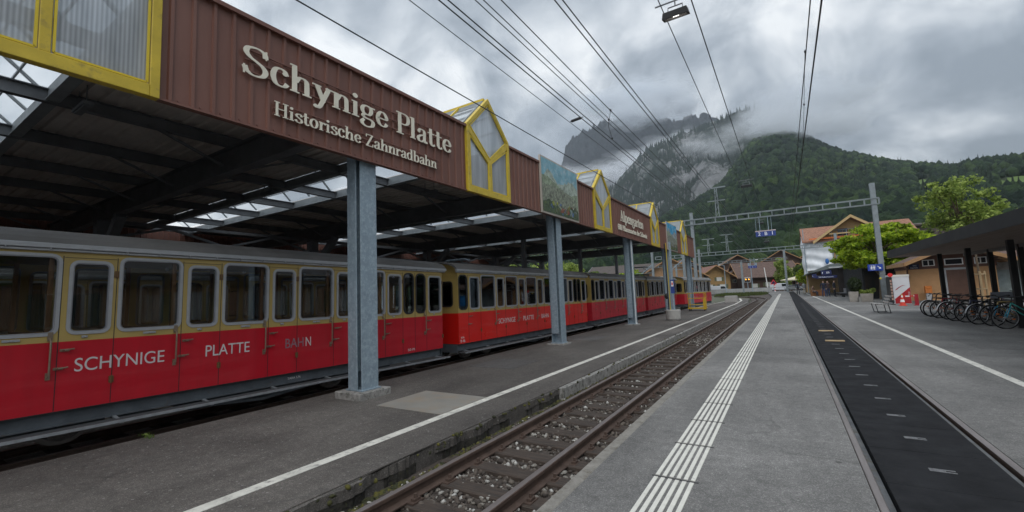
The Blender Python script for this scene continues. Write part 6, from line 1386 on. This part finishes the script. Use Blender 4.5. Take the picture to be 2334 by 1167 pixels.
forest_floor = M('forest_floor', (.022,.036,.012), .95, 0, .3, .02)
crA = [(-47.06,.100),(-35.76,.098),(-27.06,.090),(-18.51,.105),(-14.05,.140),(-9.77,.170),(-7.0,.195),(-5.0,.225),(-3.3,.262),(-1.9,.292),(.0,.298),(1.8,.295),(3.06,.284),(5.61,.246),(9.04,.211),(12.19,.188),(14.22,.175),(15.89,.174),(18.45,.168),(22.21,.155),(27.4,.115),(34,.10),(50,.20),(75,.24),(110,.22)]
dA = [(-47,700),(-20,800),(-8,1000),(-3,1350),(3,1350),(10,1150),(16,900),(34,700),(110,650)]
hillA, GA = ridge('near_hill', crA, [(-47,190),(-10,210),(5,230),(34,150),(50,160),(110,150)], dA, 1.12, 420, 110, 42, 3, forest_floor)
crB = [(-33.2,-.01),(-27.3,.031),(-22.4,.1478),(-18.1,.2383),(-15.7,.2844),(-13.5,.3094),(-10.2,.3302),(-7.1,.3492),(-5.1,.3543),(-2.24,.3613),(-1.3,.3591),(.5,.335),(2.5,.285),(5.75,.21),(9,.12)]
hillB, GB = ridge('rocky_mountain', crB, 1150, [(-33,2000),(-10,2300),(9,2300)], 1.02, 320, 170, 260, 8, rockmat('rocky_forest', (.020,.034,.022), (.20,.20,.198), .485, .55), jag=45, rfreq=.0045)
crC = [(-35.8,.118),(-31,.1768),(-25.5,.2546),(-24.4,.3266),(-23.4,.3567),(-21,.3787),(-17.5,.4022),(-15.2,.4167),(-12.1,.3814),(-9.8,.3638),(-7,.3752),(-5.1,.3515),(1.85,.299)]
hillC, GC = ridge('cliff_mountain', crC, 2500, [(-36,3200),(-15,3500),(2,3600)], .8, 300, 120, 300, 14, rockmat('cliff_rock', (.010,.014,.013), (.034,.034,.036), .45, .6, .742), jag=130, rfreq=.0035)
meadow = M('alpine_meadow', (.085,.135,.03), .95, 0, .2, .02)
# forest: thousands of single crowns on the slopes, one uncountable mass per slope
import bmesh
def base_ico(sub):
    b = bmesh.new(); bmesh.ops.create_icosphere(b, subdivisions=sub, radius=1); me = bpy.data.meshes.new('tmp'); b.to_mesh(me); b.free()
    v = np.array([q.co[:] for q in me.vertices]); f = np.array([p.vertices[:] for p in me.polygons]); bpy.data.meshes.remove(me); return v, f
def cone_tree():
    v, f = [], []; k = 7
    for z0, z1, r in ((.0,.55,.36),(.28,.8,.27),(.55,1.12,.17)):
        b = len(v); v += [(r*math.cos(t*2*PI/k), r*math.sin(t*2*PI/k), z0) for t in range(k)]+[(0,0,z1)]; f += [(b+i, b+(i+1)%k, b+k) for i in range(k)]
    return np.array(v), np.array(f)
def forestmat(name, stops):
    m = bpy.data.materials.new(name); m.use_nodes = True; g = N(m.node_tree); geo = g.n('ShaderNodeNewGeometry')
    nz = g.n('ShaderNodeTexNoise', {'Vector': (geo,'Position'), 'Scale': .75, 'Detail': 4, 'Roughness': .7}); nb = g.n('ShaderNodeTexNoise', {'Vector': (geo,'Position'), 'Scale': .006, 'Detail': 4})
    k = g.math('ADD', g.math('MULTIPLY', (geo,'Random Per Island'), .55), g.math('MULTIPLY', g.math('SUBTRACT', nb, .25), .9))
    c = g.mix(1, g.ramp(k, stops), g.ramp(nz, [(.3,.55),(.7,1.35)]), 'MULTIPLY')
    bp = g.n('ShaderNodeBump', {'Height': nz, 'Strength': 1, 'Distance': 1.6})
    g.n('ShaderNodeOutputMaterial', {'Surface': g.n('ShaderNodeBsdfPrincipled', {'Base Color': (c,2), 'Roughness': .9, 'Normal': bp, 'Specular IOR Level': .15})}); return m
def forest(name, G, n, vlo, vhi, s0, s1, kind, mat, seed, label, keep=None, nvmain=None):
    rs = np.random.RandomState(seed); m, k, _ = G.shape; nvm = nvmain
    # uniform by area: sample grid cells in proportion to their horizontal area
    r = np.hypot(G[:,:,0], G[:,:,1]); dr = np.diff(r, axis=0)[:,:-1]; wgt = np.abs(dr)*r[:-1,:-1]; wgt[int(vhi*nvm):] = 0; wgt[:int(vlo*nvm)] = 0
    idx = rs.choice(wgt.size, n, p=(wgt/wgt.sum()).ravel()); i, j = np.unravel_index(idx, wgt.shape); u = rs.rand(n,1); w = rs.rand(n,1)
    P = (G[i,j]*(1-u)+G[i,j+1]*u)*(1-w)+(G[i+1,j]*(1-u)+G[i+1,j+1]*u)*w
    if keep is not None: q = keep(P, rs); P = P[q]; n = len(P)
    bv, bf = base_ico(2) if kind == 'round' else base_ico(1) if kind == 'far' else cone_tree(); nv = len(bv); S_ = rs.uniform(s0, s1, n)
    V = np.repeat(bv[None], n, 0)
    if kind in ('round','far'):
        ph = rs.uniform(0, 6.28, (n,1)); lump = 1+.22*np.sin(bv[None,:,0]*4.1+ph)*np.sin(bv[None,:,1]*4.7+ph*1.7)+.16*np.sin(bv[None,:,2]*6+ph*2.3+bv[None,:,0]*5); V = V*(lump+rs.uniform(-.13,.13,(n,nv)))[:,:,None]
        V = V*np.stack([S_*.5, S_*.5, S_*rs.uniform(.5,.75,n)], 1)[:,None,:]; V[:,:,2] += (S_*.42)[:,None]
    else: V = V*np.stack([S_*.62, S_*.62, S_*1.5], 1)[:,None,:]*(1+rs.uniform(-.12,.12,(n,nv,1)))
    V = V+P[:,None,:]; F = (bf[None]+(np.arange(n)*nv)[:,None,None]).reshape(-1, bf.shape[1])
    o = numesh(name, V.reshape(-1,3), F, mat, True); tag(o, label, 'forest', kind='stuff'); return o
fm1 = forestmat('forest_mixed', [(.15,(.006,.015,.010)),(.42,(.014,.030,.014)),(.64,(.027,.051,.019)),(.92,(.068,.105,.030))]); fm2 = forestmat('forest_conifer', [(.2,(.010,.019,.012)),(.8,(.026,.042,.022))])
azel = lambda P: (np.degrees(np.arctan2(P[:,0],P[:,1])), P[:,2]/np.hypot(P[:,0],P[:,1]))
def clearing(P, rs):
    a, e = azel(P); m = ~(((a-18.2)/1.6)**2+((e-.135)/.016)**2 < 1) & ~(((a-12.0)/.7)**2+((e-.158)/.010)**2 < 1) & ~(((a-10.6)/1.8)**2+((e-.143)/.0035)**2 < 1) & ~(((a-5.5)/1.3)**2+((e-.094)/.004)**2 < 1)
    return m & (a > -48)
forest('forest', GA, 7500, .0, .42, 6.5, 13, 'round', fm1, 2, 'mixed green forest on the lower slope of the near hill', clearing, 110)
forest('forest', GA, 22000, .38, 1.0, 5, 12, 'far', fm1, 6, 'mixed forest on the upper slope of the near hill', clearing, 110)
forest('forest', GA, 9000, .3, 1.02, 6.5, 11, 'cone', fm2, 4, 'dark conifers along the crest of the near hill', lambda P, rs: clearing(P, rs) & ((rs.rand(len(P)) < .10)|(fbm(P[:,0]*.006,P[:,1]*.006,71) > .10)), 110)
forest('forest', GB, 9000, .25, 1.02, 14, 24, 'cone', fm2, 12, 'dark conifers on the ledges of the rocky mountain', lambda P, rs: fbm(P[:,0]*.007, P[:,1]*.007+P[:,2]*.003, 33) > .03, 170)
mm = M('meadow_green', (.10,.155,.035), .95, 0, .25, .03)
hillA.data.materials.append(mm)
me = hillA.data; n = len(me.polygons); cen = np.zeros(n*3); me.polygons.foreach_get('center', cen); cen = cen.reshape(-1,3); mi = (~clearing(cen, None)) & (np.degrees(np.arctan2(cen[:,0],cen[:,1])) > -47); me.polygons.foreach_set('material_index', mi.astype(np.int32))
# low cloud: lumpy bodies of even mist clinging to the mountains
def cloudmat(name, dens, col=(.86,.88,.9)):
    m = bpy.data.materials.new(name); m.use_nodes = True; g = N(m.node_tree); g.n('ShaderNodeOutputMaterial', {'Volume': g.n('ShaderNodeVolumePrincipled', {'Color': (*col,1), 'Density': dens, 'Anisotropy': .25})}); return m
def at(az, te, d): a = math.radians(az); return Vector((d*math.sin(a), d*math.cos(a), d*te+CAM_H))
import mathutils
CLM = {}
def cloud(blobs, label, dens, col, seed):
    """blobs: (azimuth, tan elevation, distance, half width, half height, half depth); nested bodies of even mist make the soft rim"""
    root = bpy.data.objects.new('low_cloud', None); C.objects.link(root); tag(root, label, 'cloud', kind='stuff')
    bv, bf = base_ico(4)
    for li, (grow, share) in enumerate(((.62,.40),(.82,.32),(1.0,.2),(1.22,.12))):
        rs = np.random.RandomState(seed); Vs, Fs = [], []; nb = 0
        for az, te, d, wx, hz_, dp in blobs:
            p = at(az, te, d); ph = rs.uniform(0,50,3)+li*.35
            nn = np.array([mathutils.noise.fractal(Vector(v*1.7+ph), 1.0, 2.1, 5) for v in bv]); rr = (1+.62*nn)*grow
            V = bv*rr[:,None]; ca, sa = math.cos(math.radians(az)), math.sin(math.radians(az)); X = V[:,0]*wx; Y = V[:,1]*dp
            Vs.append(np.stack([p.x+X*ca+Y*sa, p.y-X*sa+Y*ca, p.z+V[:,2]*hz_], 1)); Fs.append(bf+nb); nb += len(bv)
        k = (dens, col, li)
        if k not in CLM:
            m = bpy.data.materials.new('mist'); m.use_nodes = True; g = N(m.node_tree); CLM[k] = m
            g.n('ShaderNodeOutputMaterial', {'Volume': g.n('ShaderNodeVolumePrincipled', {'Color': (*col,1), 'Density': dens*share, 'Anisotropy': .2})})
        o = numesh('mist_body', np.concatenate(Vs), np.concatenate(Fs), CLM[k], True); o.parent = root
    return root
WH, GY = (.97,.98,1), (.86,.885,.915)
cloud([(-22.5,.262,2650,200,55,120),(-18.8,.268,2650,210,60,130),(-15,.286,2700,190,58,130),(-11.8,.314,2750,140,42,120),(-25.8,.268,2800,190,75,120),(-9.2,.332,2800,90,30,90)], 'white fog bank lying in the valley between the two mountains', .013, WH, 1)
cloud([(-15.0,.405,2950,180,85,150),(-12.6,.398,2950,110,55,120),(-18.8,.436,3000,190,75,150),(-8.9,.400,2950,100,50,120),(-13.5,.44,3050,260,80,150),(-11,.43,3050,160,60,150)], 'grey cloud covering the top of the cliff mountain', .017, GY, 2)
cloud([(-.2,.330,1500,70,26,80),(1.0,.325,1300,90,34,100),(3.6,.312,1290,95,30,100),(6.0,.296,1250,70,22,90),(2.6,.352,1650,130,44,150),(4.6,.345,1500,120,36,120)], 'grey cloud covering the summit of the forested mountain', .020, GY, 3)
cloud([(-7.8,.306,1950,80,42,70),(-5.6,.298,1880,80,46,70),(-3.9,.318,1800,60,36,70)], 'thin veil of mist in front of the rocky mountain face', .006, WH, 4)
hz = MB(); hz.box(-2700, 2600, -62, 4300, -2.3, 1750); o = hz.build('haze', None); m = bpy.data.materials.new('haze_air'); m.use_nodes = True; g = N(m.node_tree)
g.n('ShaderNodeOutputMaterial', {'Volume': g.n('ShaderNodeVolumePrincipled', {'Color': (.80,.87,.96,1), 'Density': .000085, 'Anisotropy': .2})}); o.data.materials.clear(); o.data.materials.append(m); o['kind'] = 'stuff'
